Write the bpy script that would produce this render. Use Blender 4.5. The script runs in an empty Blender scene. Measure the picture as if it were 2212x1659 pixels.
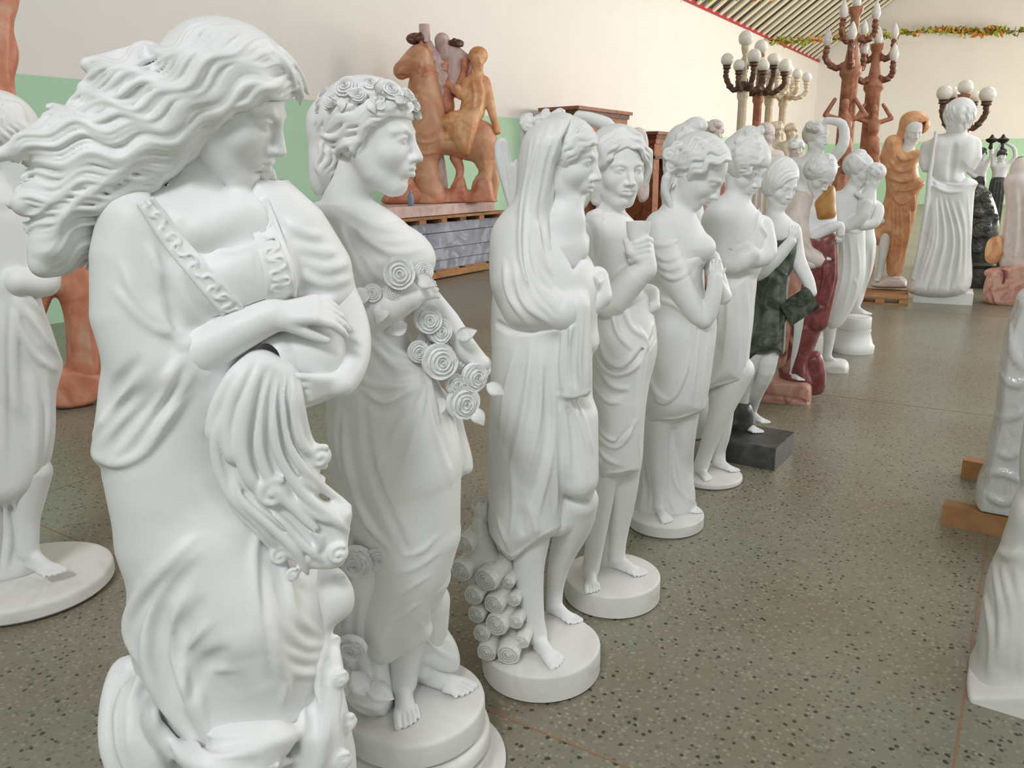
import bpy, bmesh, math, random, time
import numpy as np
from mathutils import Vector, Matrix
random.seed(7); RNG = np.random.default_rng(7)
T00 = time.time()
scene = bpy.context.scene
COL = scene.collection
# ------------------------------------------------------------------ camera
IW, IH, FPX, CX, CY, HC = 2212, 1659, 1725.0, 1106.0, 829.5, 1.40
def nrm(v):
    v = np.array(v, float); return v / np.linalg.norm(v)
_y = nrm((1149, -472, FPX)); _zu = -nrm((97, 6540, FPX))
_y = nrm(_y - _zu * np.dot(_y, _zu)); _x = np.cross(_y, _zu)
CM = np.stack([_x, _y, _zu], 1)            # camera coords (right, down, forward) = CM @ world
CAMP = np.array([0, 0, HC])
cam_d = bpy.data.cameras.new('camera'); cam = bpy.data.objects.new('camera', cam_d); COL.objects.link(cam)
cam_d.sensor_fit = 'HORIZONTAL'; cam_d.sensor_width = 36.0; cam_d.lens = 36.0 * FPX / IW
cam_d.clip_start = 0.05; cam_d.clip_end = 200
Rw = CM.T @ np.diag([1, -1, -1])           # blender camera axes: right, up, back
cam.matrix_world = Matrix([[*Rw[i], CAMP[i]] for i in range(3)] + [[0, 0, 0, 1]])
scene.camera = cam
# ------------------------------------------------------------------ world, lights, exposure
world = bpy.data.worlds.new('world'); scene.world = world; world.use_nodes = True
wb = world.node_tree.nodes['Background']; wb.inputs[0].default_value = (0.80, 0.90, 1.0, 1); wb.inputs[1].default_value = 0.55
vs = scene.view_settings
vs.view_transform = 'Standard'; vs.look = 'None'; vs.gamma = 1.0; vs.use_curve_mapping = False; vs.exposure = -0.76
def area(name, loc, target, sx, sy, power, color):
    l = bpy.data.lights.new(name, 'AREA'); l.shape = 'RECTANGLE'; l.size = sx; l.size_y = sy; l.energy = power; l.color = color
    o = bpy.data.objects.new(name, l); COL.objects.link(o); o.location = loc
    o.rotation_euler = (Vector(target) - Vector(loc)).to_track_quat('-Z', 'Y').to_euler(); return o
WX0, WX1, WY0, WY1 = -8.2, 7.0, -5.0, 35.8   # walls
EAVE, ROOFP = 5.64, 0.70                       # eave height, roof slope (rise per metre)
# daylight: tall windows of the right wall and of the wall behind the viewer, frosted roof lights on the right slope
for i in range(7):
    yc = -2.0 + i * 5.2
    area('window_daylight', (WX1 - 0.12, yc, 3.3), (WX1 - 5, yc, 1.9), 3.2, 2.9, 75 if i < 2 else (300 if i < 4 else (850 if i < 5 else 1600)), (0.95, 0.97, 1.0) if i < 2 else ((1.0, 0.97, 0.94) if i < 4 else (1.0, 0.92, 0.80)))
for i in range(3):
    xc = -2.4 + i * 3.9
    area('window_daylight', (xc, WY0 + 0.12, 3.4), (xc, WY0 + 5, 2.0), 3.0, 2.8, (8, 14, 18)[i], (0.95, 0.97, 1.0))
area('gable_window_daylight', (0.8, WY0 + 0.12, 6.9), (0.3, WY0 + 5, 3.4), 2.6, 2.2, 1150, (0.96, 0.98, 1.0))
for yc, pw in ((0.5, 60), (8.0, 330), (17.0, 520)):
    area('roof_light', (2.6, yc, 8.35), (2.6 - 0.57, yc, 8.35 - 0.82), 2.2, 4.0, pw, (0.97, 0.98, 1.0))
# ------------------------------------------------------------------ pixel geometry
def ray(px, py):
    px = np.asarray(px, float); py = np.asarray(py, float)
    v = np.stack([px - CX, py - CY, np.full(px.shape, FPX)], -1); v = v / np.linalg.norm(v, axis=-1, keepdims=True)
    return v @ CM
def ground(px, py, z=0.0):
    r = ray(px, py); return CAMP + r * ((z - HC) / r[2])
# ------------------------------------------------------------------ materials
def srgb(r, g, b):
    f = lambda c: (c / 255 / 12.92) if c / 255 <= 0.04045 else ((c / 255 + 0.055) / 1.055) ** 2.4
    return (f(r), f(g), f(b), 1)
def new_mat(name, base, rough=0.5, spec=0.5):
    m = bpy.data.materials.new(name); m.use_nodes = True; nt = m.node_tree; b = nt.nodes['Principled BSDF']
    b.inputs['Base Color'].default_value = base; b.inputs['Roughness'].default_value = rough
    b.inputs['Specular IOR Level'].default_value = spec
    return m, nt, b
def veined(name, c0, c1, rough=0.42, scale=5.0, lo=0.42, hi=0.62, detail=6, bump=0.0, c2=None, scale2=1.6, lo2=0.5, hi2=0.6, coords='Object'):
    """stone: noise-mixed colours c0/c1 and optional large patches of c2"""
    m, nt, b = new_mat(name, c0, rough); N = nt.nodes; L = nt.links
    tc = N.new('ShaderNodeTexCoord'); n1 = N.new('ShaderNodeTexNoise'); n1.inputs['Scale'].default_value = scale
    n1.inputs['Detail'].default_value = detail; n1.inputs['Distortion'].default_value = 1.2
    L.new(tc.outputs[coords], n1.inputs['Vector'])
    r = N.new('ShaderNodeValToRGB'); r.color_ramp.elements[0].position = lo; r.color_ramp.elements[1].position = hi
    r.color_ramp.elements[0].color = c0; r.color_ramp.elements[1].color = c1
    L.new(n1.outputs['Fac'], r.inputs['Fac']); out = r.outputs['Color']
    if c2 is not None:
        n2 = N.new('ShaderNodeTexNoise'); n2.inputs['Scale'].default_value = scale2; n2.inputs['Detail'].default_value = 5; n2.inputs['Distortion'].default_value = 2.0
        L.new(tc.outputs[coords], n2.inputs['Vector'])
        r2 = N.new('ShaderNodeValToRGB'); r2.color_ramp.elements[0].position = lo2; r2.color_ramp.elements[1].position = hi2
        r2.color_ramp.elements[0].color = (0, 0, 0, 1); r2.color_ramp.elements[1].color = (1, 1, 1, 1); L.new(n2.outputs['Fac'], r2.inputs['Fac'])
        mx = N.new('ShaderNodeMix'); mx.data_type = 'RGBA'; L.new(r2.outputs['Color'], mx.inputs['Factor']); L.new(out, mx.inputs['A']); mx.inputs['B'].default_value = c2
        out = mx.outputs['Result']
    L.new(out, b.inputs['Base Color'])
    if bump:
        bn = N.new('ShaderNodeBump'); bn.inputs['Strength'].default_value = bump; bn.inputs['Distance'].default_value = 0.004
        n3 = N.new('ShaderNodeTexNoise'); n3.inputs['Scale'].default_value = 60; n3.inputs['Detail'].default_value = 5
        L.new(tc.outputs[coords], n3.inputs['Vector']); L.new(n3.outputs['Fac'], bn.inputs['Height']); L.new(bn.outputs['Normal'], b.inputs['Normal'])
    return m
MAT = {}
MAT['marble'] = veined('white_marble', srgb(226, 227, 226), srgb(236, 236, 236), 0.50, 3.0, 0.35, 0.6, c2=srgb(214, 215, 214), scale2=2.4, lo2=0.56, hi2=0.75)
MAT['marble_grey'] = veined('grey_white_marble', srgb(216, 214, 209), srgb(229, 228, 225), 0.52, 4.0, 0.35, 0.65, c2=srgb(200, 198, 192), scale2=3.0, lo2=0.55, hi2=0.75)
MAT['green_stone'] = veined('green_marble', srgb(58, 66, 56), srgb(118, 126, 112), 0.35, 14, 0.40, 0.68, c2=srgb(40, 46, 40), scale2=3.5, lo2=0.5, hi2=0.62)
MAT['red_stone'] = veined('red_marble', srgb(110, 48, 50), srgb(140, 78, 78), 0.35, 12, 0.4, 0.66, c2=srgb(190, 140, 126), scale2=4, lo2=0.56, hi2=0.66)
MAT['pink_stone'] = veined('pink_red_marble', srgb(214, 170, 154), srgb(188, 128, 112), 0.45, 9, 0.4, 0.66, c2=srgb(120, 52, 48), scale2=3.2, lo2=0.56, hi2=0.63)
MAT['pale_pink'] = veined('pale_pink_marble', srgb(226, 214, 208), srgb(214, 196, 190), 0.45, 7, 0.4, 0.66, c2=srgb(188, 132, 122), scale2=3.0, lo2=0.60, hi2=0.70)
MAT['orange_stone'] = veined('orange_marble', srgb(222, 166, 120), srgb(200, 134, 92), 0.42, 6, 0.38, 0.64, c2=srgb(226, 180, 136), scale2=2.6, lo2=0.48, hi2=0.62)
MAT['salmon_stone'] = veined('salmon_marble', srgb(210, 142, 114), srgb(186, 110, 84), 0.45, 5, 0.38, 0.64, c2=srgb(206, 160, 134), scale2=2.0, lo2=0.5, hi2=0.62)
MAT['horse_stone'] = veined('sand_pink_marble', srgb(214, 170, 134), srgb(196, 140, 108), 0.45, 3, 0.38, 0.64, c2=srgb(190, 122, 94), scale2=1.6, lo2=0.52, hi2=0.64)
MAT['mauve_stone'] = veined('mauve_marble', srgb(206, 180, 178), srgb(184, 150, 148), 0.45, 5, 0.4, 0.66)
MAT['brown_stone'] = veined('brown_marble', srgb(150, 92, 66), srgb(112, 62, 44), 0.4, 7, 0.4, 0.66)
MAT['lamp_brown'] = veined('light_brown_marble', srgb(182, 124, 94), srgb(146, 90, 64), 0.45, 7, 0.4, 0.66)
MAT['dark_brown'] = veined('dark_brown_marble', srgb(104, 62, 46), srgb(72, 42, 32), 0.4, 7, 0.4, 0.66)
MAT['dark_stone'] = veined('black_green_marble', srgb(58, 60, 58), srgb(84, 86, 82), 0.35, 12, 0.42, 0.7)
MAT['cream_stone'] = veined('cream_marble', srgb(228, 214, 190), srgb(206, 186, 158), 0.45, 6, 0.4, 0.66)
MAT['gold_stone'] = veined('yellow_marble', srgb(188, 138, 74), srgb(160, 108, 54), 0.4, 8, 0.4, 0.66)
MAT['blue_slab'] = veined('blue_grey_slab', srgb(150, 154, 170), srgb(124, 128, 146), 0.5, 3, 0.38, 0.66, bump=0.2, c2=srgb(168, 172, 184), scale2=2, lo2=0.5, hi2=0.56)
MAT['wood'] = veined('raw_wood', srgb(178, 132, 88), srgb(146, 102, 64), 0.7, 4, 0.4, 0.66, bump=0.3)
MAT['dark_wood'] = veined('dark_wood', srgb(120, 78, 54), srgb(92, 58, 40), 0.7, 6, 0.4, 0.66, bump=0.3)
MAT['rust'] = new_mat('bronze_metal', srgb(92, 66, 50), 0.55)[0]
MAT['black_metal'] = new_mat('black_metal', srgb(40, 34, 30), 0.5)[0]
MAT['globe'] = new_mat('milk_glass_globe', srgb(236, 232, 222), 0.25)[0]
MAT['bulb'] = new_mat('frosted_glass_bulb', srgb(226, 222, 216), 0.3)[0]
MAT['leaf'] = veined('plastic_leaves', srgb(150, 166, 40), srgb(120, 130, 30), 0.6, 8)
MAT['leaf_o'] = veined('orange_plastic_leaves', srgb(206, 140, 60), srgb(170, 110, 50), 0.6, 8)
MAT['red_paint'] = new_mat('red_paint', srgb(168, 38, 52), 0.5)[0]
MAT['grey_blue'] = new_mat('grey_blue_plastic', srgb(132, 140, 156), 0.4)[0]
def film_mat():
    m, nt, b = new_mat('plastic_film', srgb(212, 212, 211), 0.14, 0.6)
    n = nt.nodes.new('ShaderNodeTexNoise'); n.inputs['Scale'].default_value = 5; n.inputs['Detail'].default_value = 3; n.inputs['Distortion'].default_value = 2.5
    bn = nt.nodes.new('ShaderNodeBump'); bn.inputs['Strength'].default_value = 0.45; bn.inputs['Distance'].default_value = 0.02
    nt.links.new(n.outputs['Fac'], bn.inputs['Height']); nt.links.new(bn.outputs['Normal'], b.inputs['Normal']); return m
MAT['film'] = film_mat()
# ------------------------------------------------------------------ object helpers
def mesh_from(name, v, f, smooth=True):
    me = bpy.data.meshes.new(name); v = np.asarray(v, np.float32)
    if isinstance(f, np.ndarray) and f.ndim == 2:
        nv, nf, k = len(v), len(f), f.shape[1]
        me.vertices.add(nv); me.vertices.foreach_set('co', v.ravel())
        me.loops.add(nf * k); me.loops.foreach_set('vertex_index', f.astype(np.int32).ravel())
        me.polygons.add(nf); me.polygons.foreach_set('loop_start', np.arange(0, nf * k, k, dtype=np.int32))
    else:
        me.from_pydata([tuple(map(float, p)) for p in v], [], [tuple(int(i) for i in q) for q in f])
    if smooth: me.polygons.foreach_set('use_smooth', np.ones(len(me.polygons), bool))
    me.update(calc_edges=True); return me
def obj(name, me, mat=None, parent=None, loc=None, rot=None, scale=None):
    if mat is not None and not me.materials: me.materials.append(MAT[mat] if isinstance(mat, str) else mat)
    o = bpy.data.objects.new(name, me); COL.objects.link(o); o.parent = parent
    if loc is not None: o.location = loc
    if rot is not None: o.rotation_euler = rot
    if scale is not None: o.scale = scale
    return o
def thing(name, label, cat, loc=(0, 0, 0), rotz=0.0, group=None):
    o = bpy.data.objects.new(name, None); COL.objects.link(o); o.location = loc; o.rotation_euler = (0, 0, rotz)
    o.empty_display_size = 0.05
    o['label'] = label; o['category'] = cat
    if group: o['group'] = group
    return o
def tag(o, label, cat, group=None):
    o['label'] = label; o['category'] = cat
    if group: o['group'] = group
    return o
def struct(o): o['kind'] = 'structure'; return o
class MB:
    def __init__(s): s.v = []; s.f = []
    def add(s, v, f):
        b = len(s.v); s.v += [tuple(map(float, p)) for p in v]; s.f += [tuple(b + int(i) for i in q) for q in f]; return s
    def box(s, c, d, rz=0.0, R=None, bev=0.0):
        h = np.array(d) / 2; pts = np.array([(x, y, z) for x in (-1, 1) for y in (-1, 1) for z in (-1, 1)]) * h
        if R is None: cz, sz = math.cos(rz), math.sin(rz); R = np.array([[cz, -sz, 0], [sz, cz, 0], [0, 0, 1]])
        return s.add(pts @ np.asarray(R).T + np.array(c), [(0, 1, 3, 2), (4, 6, 7, 5), (0, 4, 5, 1), (2, 3, 7, 6), (0, 2, 6, 4), (1, 5, 7, 3)])
    def lathe(s, prof, n=48, c=(0, 0, 0), sx=1.0, sy=1.0, flute=None):
        v = []; f = []; m = len(prof)
        for j, (r, z) in enumerate(prof):
            for i in range(n):
                a = 2 * math.pi * i / n; rr = r * (1 + (flute(a, z) if flute else 0)); v.append((c[0] + rr * sx * math.cos(a), c[1] + rr * sy * math.sin(a), c[2] + z))
        for j in range(m - 1):
            for i in range(n): i2 = (i + 1) % n; f.append((j * n + i, j * n + i2, (j + 1) * n + i2, (j + 1) * n + i))
        f.append(tuple(range(n))[::-1]); f.append(tuple((m - 1) * n + i for i in range(n)))
        return s.add(v, f)
    def tube(s, pts, rad, n=8):
        pts = np.array(pts, float); m = len(pts); rad = np.full(m, rad) if np.isscalar(rad) else np.array(rad)
        t = np.gradient(pts, axis=0); v = []; f = []; up = np.array([0.13, 0.31, 0.94])
        for j in range(m):
            tt = nrm(t[j]); a = np.cross(tt, up); a = nrm(a) if np.linalg.norm(a) > 1e-4 else np.array([1., 0, 0]); b = np.cross(tt, a)
            for i in range(n): w = 2 * math.pi * i / n; v.append(pts[j] + rad[j] * (math.cos(w) * a + math.sin(w) * b))
        for j in range(m - 1):
            for i in range(n): i2 = (i + 1) % n; f.append((j * n + i, j * n + i2, (j + 1) * n + i2, (j + 1) * n + i))
        f.append(tuple(range(n))[::-1]); f.append(tuple((m - 1) * n + i for i in range(n)))
        return s.add(v, f)
    def build(s, name, mat, parent=None, smooth=True, **k):
        me = mesh_from(name, s.v, s.f, smooth)
        if smooth: autosmooth(me)
        return obj(name, me, mat, parent, **k)
def autosmooth(me, ang=0.7):
    bm = bmesh.new(); bm.from_mesh(me); bmesh.ops.recalc_face_normals(bm, faces=bm.faces)
    for e in bm.edges:
        if len(e.link_faces) == 2 and e.calc_face_angle(0) > ang: e.smooth = False
    bm.to_mesh(me); bm.free()
def crom(pts, n=6):
    P = np.array(pts, float)
    if len(P) < 3:
        t = np.linspace(0, 1, n + 1)[:, None]; return P[0] * (1 - t) + P[-1] * t
    Q = np.vstack([2 * P[0] - P[1], P, 2 * P[-1] - P[-2]]); out = []
    for i in range(1, len(Q) - 2):
        p0, p1, p2, p3 = Q[i - 1], Q[i], Q[i + 1], Q[i + 2]
        for t in np.linspace(0, 1, n, endpoint=False):
            out.append(0.5 * (2 * p1 + (p2 - p0) * t + (2 * p0 - 5 * p1 + 4 * p2 - p3) * t * t + (3 * p1 - p0 - 3 * p2 + p3) * t ** 3))
    out.append(P[-1]); return np.array(out)
# ------------------------------------------------------------------ sculpting: signed distance grids meshed with surface nets
class Fig:
    """a sculpture's own frame: u right, v away from the viewer's spot, w up; origin on the floor under it"""
    def __init__(s, px, py, D):
        r = ray(px, py); h = nrm((r[0], r[1], 0)); s.D = D; s.h = h
        s.g = h * D; s.ex = np.array([h[1], -h[0], 0]); s.M = np.stack([s.ex, h, np.array([0, 0, 1.])])
        s.rotz = math.atan2(s.ex[1], s.ex[0])
        s.o = np.array([0, -D, HC])
        q = CM @ (s.g + np.array([0, 0, 0.8]) - CAMP); s.sc = q[2] / FPX
    def rl(s, px, py): return ray(px, py) @ s.M.T
    def P(s, px, py, d=0.0):
        r = s.rl(px, py); t = (s.D - d * s.sc) / r[..., 1]; return s.o + r * np.asarray(t)[..., None]
    def dz(s, px, py, z):
        r = s.rl(px, py); return float(-(((z - HC) / r[2]) * r[1] - s.D) / s.sc)
    def thing(s, name, label, cat, group=None): return thing(name, label, cat, tuple(s.g), s.rotz, group)
class Fld:
    def __init__(s, fig, boxes):
        """boxes: (px0, py0, px1, py1, dnear, dfar, cell_px)"""
        s.fig = fig; s.gr = []; s.fz = None
        for (x0, y0, x1, y1, dn, df, cell) in boxes:
            c = np.array([fig.P(x, y, d) for x in (x0, x1) for y in (y0, y1) for d in (dn, df)]); s.grid(c.min(0), c.max(0), cell * fig.sc)
    def grid(s, lo, hi, h):
        lo = np.array(lo, float) - .3713 * h; n = np.ceil((hi - lo) / h).astype(int) + 1; s.gr.append((lo, float(h), np.full(tuple(n), 0.2, np.float32)))
    def _blk(s, lo, hi, pad):
        for (o, h, A) in s.gr:
            i0 = np.maximum(np.floor((lo - pad - 2 * h - o) / h).astype(int), 0); i1 = np.minimum(np.ceil((hi + pad + 2 * h - o) / h).astype(int) + 1, A.shape)
            if (i1 <= i0).any(): continue
            X, Y, Z = [(o[a] + h * np.arange(i0[a], i1[a])).astype(np.float32) for a in range(3)]
            yield A[i0[0]:i1[0], i0[1]:i1[1], i0[2]:i1[2]], X[:, None, None], Y[None, :, None], Z[None, None, :]
    @staticmethod
    def _mix(A, d, k, sub):
        if sub:
            if k <= 0: np.maximum(A, -d, out=A); return
            e = np.maximum(k - np.abs(A + d), 0); A[...] = np.maximum(A, -d) + e * e * (0.25 / k)
        else:
            if k <= 0: np.minimum(A, d, out=A); return
            e = np.maximum(k - np.abs(A - d), 0); A[...] = np.minimum(A, d) - e * e * (0.25 / k)
    def cone_chain(s, pts, rad, k=0.0, sub=False, flat=1.0):
        """pts local (n,3), rad (n,) metres; flat scales depth (v)"""
        pts = np.asarray(pts, float); rad = np.asarray(rad, float); R = rad.max()
        e = np.array([R, R * max(flat, 1), R])
        for A, X, Y, Z in s._blk((pts - rad[:, None]).min(0) - (e - R), (pts + rad[:, None]).max(0) + (e - R), max(k, 0.0)):
            D = None; h = float(X[1, 0, 0] - X[0, 0, 0]) if X.shape[0] > 1 else 0.005
            x0, y0, z0 = float(X.flat[0]), float(Y.flat[0]), float(Z.flat[0]); sh = A.shape
            whole = len(pts) <= 4 or A.size < 20000
            if whole: D = np.full(sh, 9.0, np.float32)
            else: D = np.full(sh, 9.0, np.float32)
            for i in range(len(pts) - 1):
                a, b, ra, rb = pts[i], pts[i + 1], rad[i], rad[i + 1]
                if whole: sl = (slice(None),) * 3
                else:
                    m = max(ra, rb) * max(1, flat) + k + 2 * h; lo = np.minimum(a, b) - m; hi = np.maximum(a, b) + m
                    j0 = [max(int((lo[q] - (x0, y0, z0)[q]) / h), 0) for q in range(3)]; j1 = [min(int((hi[q] - (x0, y0, z0)[q]) / h) + 2, sh[q]) for q in range(3)]
                    if any(j1[q] <= j0[q] for q in range(3)): continue
                    sl = tuple(slice(j0[q], j1[q]) for q in range(3))
                x = X[sl[0]] - np.float32(a[0]); y = Y[:, sl[1]] - np.float32(a[1]); z = Z[:, :, sl[2]] - np.float32(a[2])
                if flat != 1.0: y = y / np.float32(flat)
                bx, by, bz = b - a; by = by / flat; bb = bx * bx + by * by + bz * bz + 1e-12
                t = np.clip((x * np.float32(bx) + y * np.float32(by) + z * np.float32(bz)) * np.float32(1 / bb), 0, 1)
                d = np.sqrt((x - t * np.float32(bx)) ** 2 + (y - t * np.float32(by)) ** 2 + (z - t * np.float32(bz)) ** 2) - (np.float32(ra) + t * np.float32(rb - ra))
                if flat < 1: d *= flat
                np.minimum(D[sl], d, out=D[sl])
            s._mix(A, D, k, sub)
    def ell(s, c, r, R=None, k=0.0, sub=False):
        c = np.asarray(c, float); r = np.asarray(r, float); m = r.max()
        e = r if R is None else np.sqrt((np.asarray(R) ** 2) @ (r ** 2))
        for A, X, Y, Z in s._blk(c - e, c + e, max(k, 0)):
            x, y, z = X - np.float32(c[0]), Y - np.float32(c[1]), Z - np.float32(c[2])
            if R is not None:
                R = np.asarray(R, np.float32); x, y, z = (x * R[0, i] + y * R[1, i] + z * R[2, i] for i in range(3))
            r = r.astype(np.float32)
            q0 = np.sqrt((x / r[0]) ** 2 + (y / r[1]) ** 2 + (z / r[2]) ** 2); q1 = np.sqrt((x / r[0] ** 2) ** 2 + (y / r[1] ** 2) ** 2 + (z / r[2] ** 2) ** 2)
            s._mix(A, q0 * (q0 - 1) / np.maximum(q1, 1e-6), k, sub)
    # ---- pixel authored operations (positions, radii and k in photograph pixels at the figure's distance)
    def limb(s, pts, k=20, flat=1.0, sub=False, n=0):
        """pts: (px, py, d, r)"""
        q = np.array(pts, float)
        if n: q = crom(q, n)
        s.cone_chain(s.fig.P(q[:, 0], q[:, 1], q[:, 2]), q[:, 3] * s.fig.sc, k * s.fig.sc, sub, flat)
    def ball(s, px, py, d, r, k=20, sub=False, rot=0.0, tilt=0.0):
        """r: (ru, rv, rw) px, rot: roll in the picture plane (deg, clockwise), tilt about the u axis"""
        r = (r, r, r) if np.isscalar(r) else r; a = -math.radians(rot); b = math.radians(tilt)
        R = np.array([[math.cos(a), 0, -math.sin(a)], [0, 1, 0], [math.sin(a), 0, math.cos(a)]]) @ np.array([[1, 0, 0], [0, math.cos(b), -math.sin(b)], [0, math.sin(b), math.cos(b)]])
        s.ell(s.fig.P(px, py, d), np.array(r) * s.fig.sc, R, k * s.fig.sc, sub)
    def _sd2(s, poly, X, Z, d0, n):
        """2-D signed distance (metres, negative inside) of a pixel outline at depth d0 on the block's u/w grid"""
        P = np.array(poly, float)
        if n: P = crom(np.vstack([P[-1:], P, P[:2]]), n)[n:-n]
        L = s.fig.P(P[:, 0], P[:, 1], np.full(len(P), d0)); a = L[:, [0, 2]].astype(np.float32); b = np.roll(a, -1, 0)
        x = X.reshape(-1, 1); z = Z.reshape(1, -1); best = np.full((x.size, z.size), 1e9, np.float32); ins = np.zeros(best.shape, bool)
        for (ax, az), (bx, bz) in zip(a, b):
            ex, ez = bx - ax, bz - az; t = np.clip(((x - ax) * ex + (z - az) * ez) / (ex * ex + ez * ez + 1e-12), 0, 1)
            best = np.minimum(best, (x - ax - t * ex) ** 2 + (z - az - t * ez) ** 2)
            c = ((az > z) != (bz > z)) & (x < (bx - ax) * (z - az) / (bz - az + 1e-12) + ax); ins ^= c
        return np.where(ins, -1, 1) * np.sqrt(best), L
    def pillow(s, poly, d0, T, R, k=15, sub=False, n=5, tilt=(0, 0, 0, 0), ref=None):
        """rounded solid with the given outline: half thickness T px, edge roundness R px; tilt = (dd per px x, dd per px y)"""
        sc = s.fig.sc; L = s.fig.P(np.array([p[0] for p in poly], float), np.array([p[1] for p in poly], float), np.full(len(poly), float(d0)))
        c = L.mean(0); m = np.abs(L - c).max(0); ex = abs(tilt[0]) * m[0] + abs(tilt[1]) * m[2]
        lo = L.min(0) - np.array([0.02, T * sc + ex, 0.02]); hi = L.max(0) + np.array([0.02, T * sc + ex, 0.02])
        for A, X, Y, Z in s._blk(lo, hi, k * sc):
            d2, _ = s._sd2(poly, X, Z, d0, n); a = np.maximum(1 + d2 / (R * sc), 0)[:, None, :]
            v0 = c[1] - tilt[0] * (X - c[0]) + tilt[1] * (Z - c[2])
            b = (Y - v0) / np.float32(T * sc); d = (np.sqrt(a * a + b * b) - 1) * np.float32(min(R, T) * sc); s._mix(A, d.astype(np.float32), k * sc, sub)
    def prism(s, poly, dn, df, k=3, sub=True, n=0):
        sc = s.fig.sc; L = s.fig.P(np.array([p[0] for p in poly], float), np.array([p[1] for p in poly], float), np.full(len(poly), float(dn + df) / 2))
        lo = L.min(0).copy(); hi = L.max(0).copy(); lo[1] = -dn * sc; hi[1] = -df * sc
        for A, X, Y, Z in s._blk(lo, hi, k * sc):
            d2, _ = s._sd2(poly, X, Z, (dn + df) / 2, n); dv = np.maximum(-dn * sc - Y, Y + df * sc)
            s._mix(A, np.maximum(d2[:, None, :], dv).astype(np.float32), k * sc, sub)
    def freeze(s):
        s.fz = [(o, h, A.copy()) for (o, h, A) in s.gr]
    def sample(s, p):
        out = np.full(p.shape[:-1], 0.2, np.float32)
        for (o, h, A) in (s.fz or s.gr):
            i = np.rint((p - o) / h).astype(int); ok = ((i >= 0) & (i < A.shape)).all(-1); j = i[ok]; out[ok] = np.minimum(out[ok], A[j[:, 0], j[:, 1], j[:, 2]])
        return out
    def snap(s, px, py, others=()):
        px = np.asarray(px, float); py = np.asarray(py, float); r = s.fig.rl(px, py)
        vs = [o[1] for g in (s, *others) for (o, h, A) in g.gr] + [o[1] + h * A.shape[1] for g in (s, *others) for (o, h, A) in g.gr]
        hm = min(h for (o, h, A) in s.gr); v = np.arange(min(vs), max(vs), hm * 0.9)
        t = (s.fig.D + v[None, :]) / r[:, 1][:, None]; p = s.fig.o + r[:, None, :] * t[..., None]
        f = s.sample(p)
        for g in others: f = np.minimum(f, g.sample(p))
        hit = f < 0; first = hit.argmax(1); none = ~hit.any(1); first[none] = f[none].argmin(1)
        out = p[np.arange(len(px)), first]
        miss = f[np.arange(len(px)), first] > 0.03
        if miss.any() and not miss.all():
            g = np.flatnonzero(~miss)
            for i in np.flatnonzero(miss):
                j = g[np.abs(g - i).argmin()]; out[i] = s.fig.o + r[i] * ((s.fig.D + out[j, 1]) / r[i, 1])
        elif miss.all(): out = s.fig.P(px, py, np.zeros(len(px)))
        for q in range(6): # smooth depth along the stroke
            if len(out) > 4:
                vv = out[:, 1].copy(); vv[1:-1] = 0.25 * vv[:-2] + 0.5 * vv[1:-1] + 0.25 * vv[2:]; out = s.fig.o + r * ((s.fig.D + vv) / r[:, 1])[:, None]
        return out
    def stroke(s, pts, r, k=8, sub=False, lift=0.0, n=6, taper=True, on=()):
        """raised (or carved) ridge along a pixel polyline laid on the surface"""
        q = crom(np.array([p[:2] for p in pts], float), n); m = len(q)
        p = s.snap(q[:, 0], q[:, 1], on); vd = nrm(s.fig.o - p.mean(0))
        R = np.full(m, float(r)) if np.isscalar(r) else np.interp(np.linspace(0, 1, m), np.linspace(0, 1, len(r)), r)
        w = np.clip(np.sin(np.pi * np.linspace(0.0, 1.0, m)) * 1.25, 0, 1) ** 0.6 if taper else np.ones(m)
        p = p + vd * ((lift * w - (1 - w) * R * (-.9 if sub else .9)) * s.fig.sc)[:, None]; R = R * (0.4 + 0.6 * w)
        s.cone_chain(p, R * s.fig.sc, k * s.fig.sc, sub)
    def sheet(s, A, B, n, r, k=5, wave=0.0, wl=90.0, lift=0.0, jit=0.3, sub=False, on=(), ns=7, ph=1.0, ph0=0.0):
        """n strands between two pixel guide lines, wavy, laid on the surface"""
        a = crom(np.array(A, float), ns); b = crom(np.array(B, float), ns); m = max(len(a), len(b)); t = np.linspace(0, 1, m)
        rs = lambda c: np.stack([np.interp(t, np.linspace(0, 1, len(c)), c[:, i]) for i in range(2)], 1)
        a, b = rs(a), rs(b); gap = np.linalg.norm(a - b, axis=1).mean(); r = max(r, 1.35 * min(h for (o, h, A) in s.gr) / s.fig.sc); n = max(2, min(n, int(gap / (1.75 * r)) + 1))
        for j in range(n):
            w = (j + RNG.uniform(-jit, jit)) / max(n - 1, 1); c = a * (1 - w) + b * w
            ln = np.concatenate([[0], np.cumsum(np.linalg.norm(np.diff(c, axis=0), axis=1))])
            tn = np.gradient(c, axis=0); tn /= np.linalg.norm(tn, axis=1, keepdims=True) + 1e-6
            c = c + np.stack([-tn[:, 1], tn[:, 0]], 1) * (wave * np.sin(ln / wl * 6.28 + ph0 + j * ph / max(n, 1) + RNG.uniform(-.15, .15)) * np.clip(ln / (wl * .5), 0, 1))[:, None]
            rr = r * RNG.uniform(0.75, 1.25); s.stroke(c[:, :2], rr, k if sub else min(k, .4 * r), sub, lift + (0 if sub else .35 * r), n=2, on=on)
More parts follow.
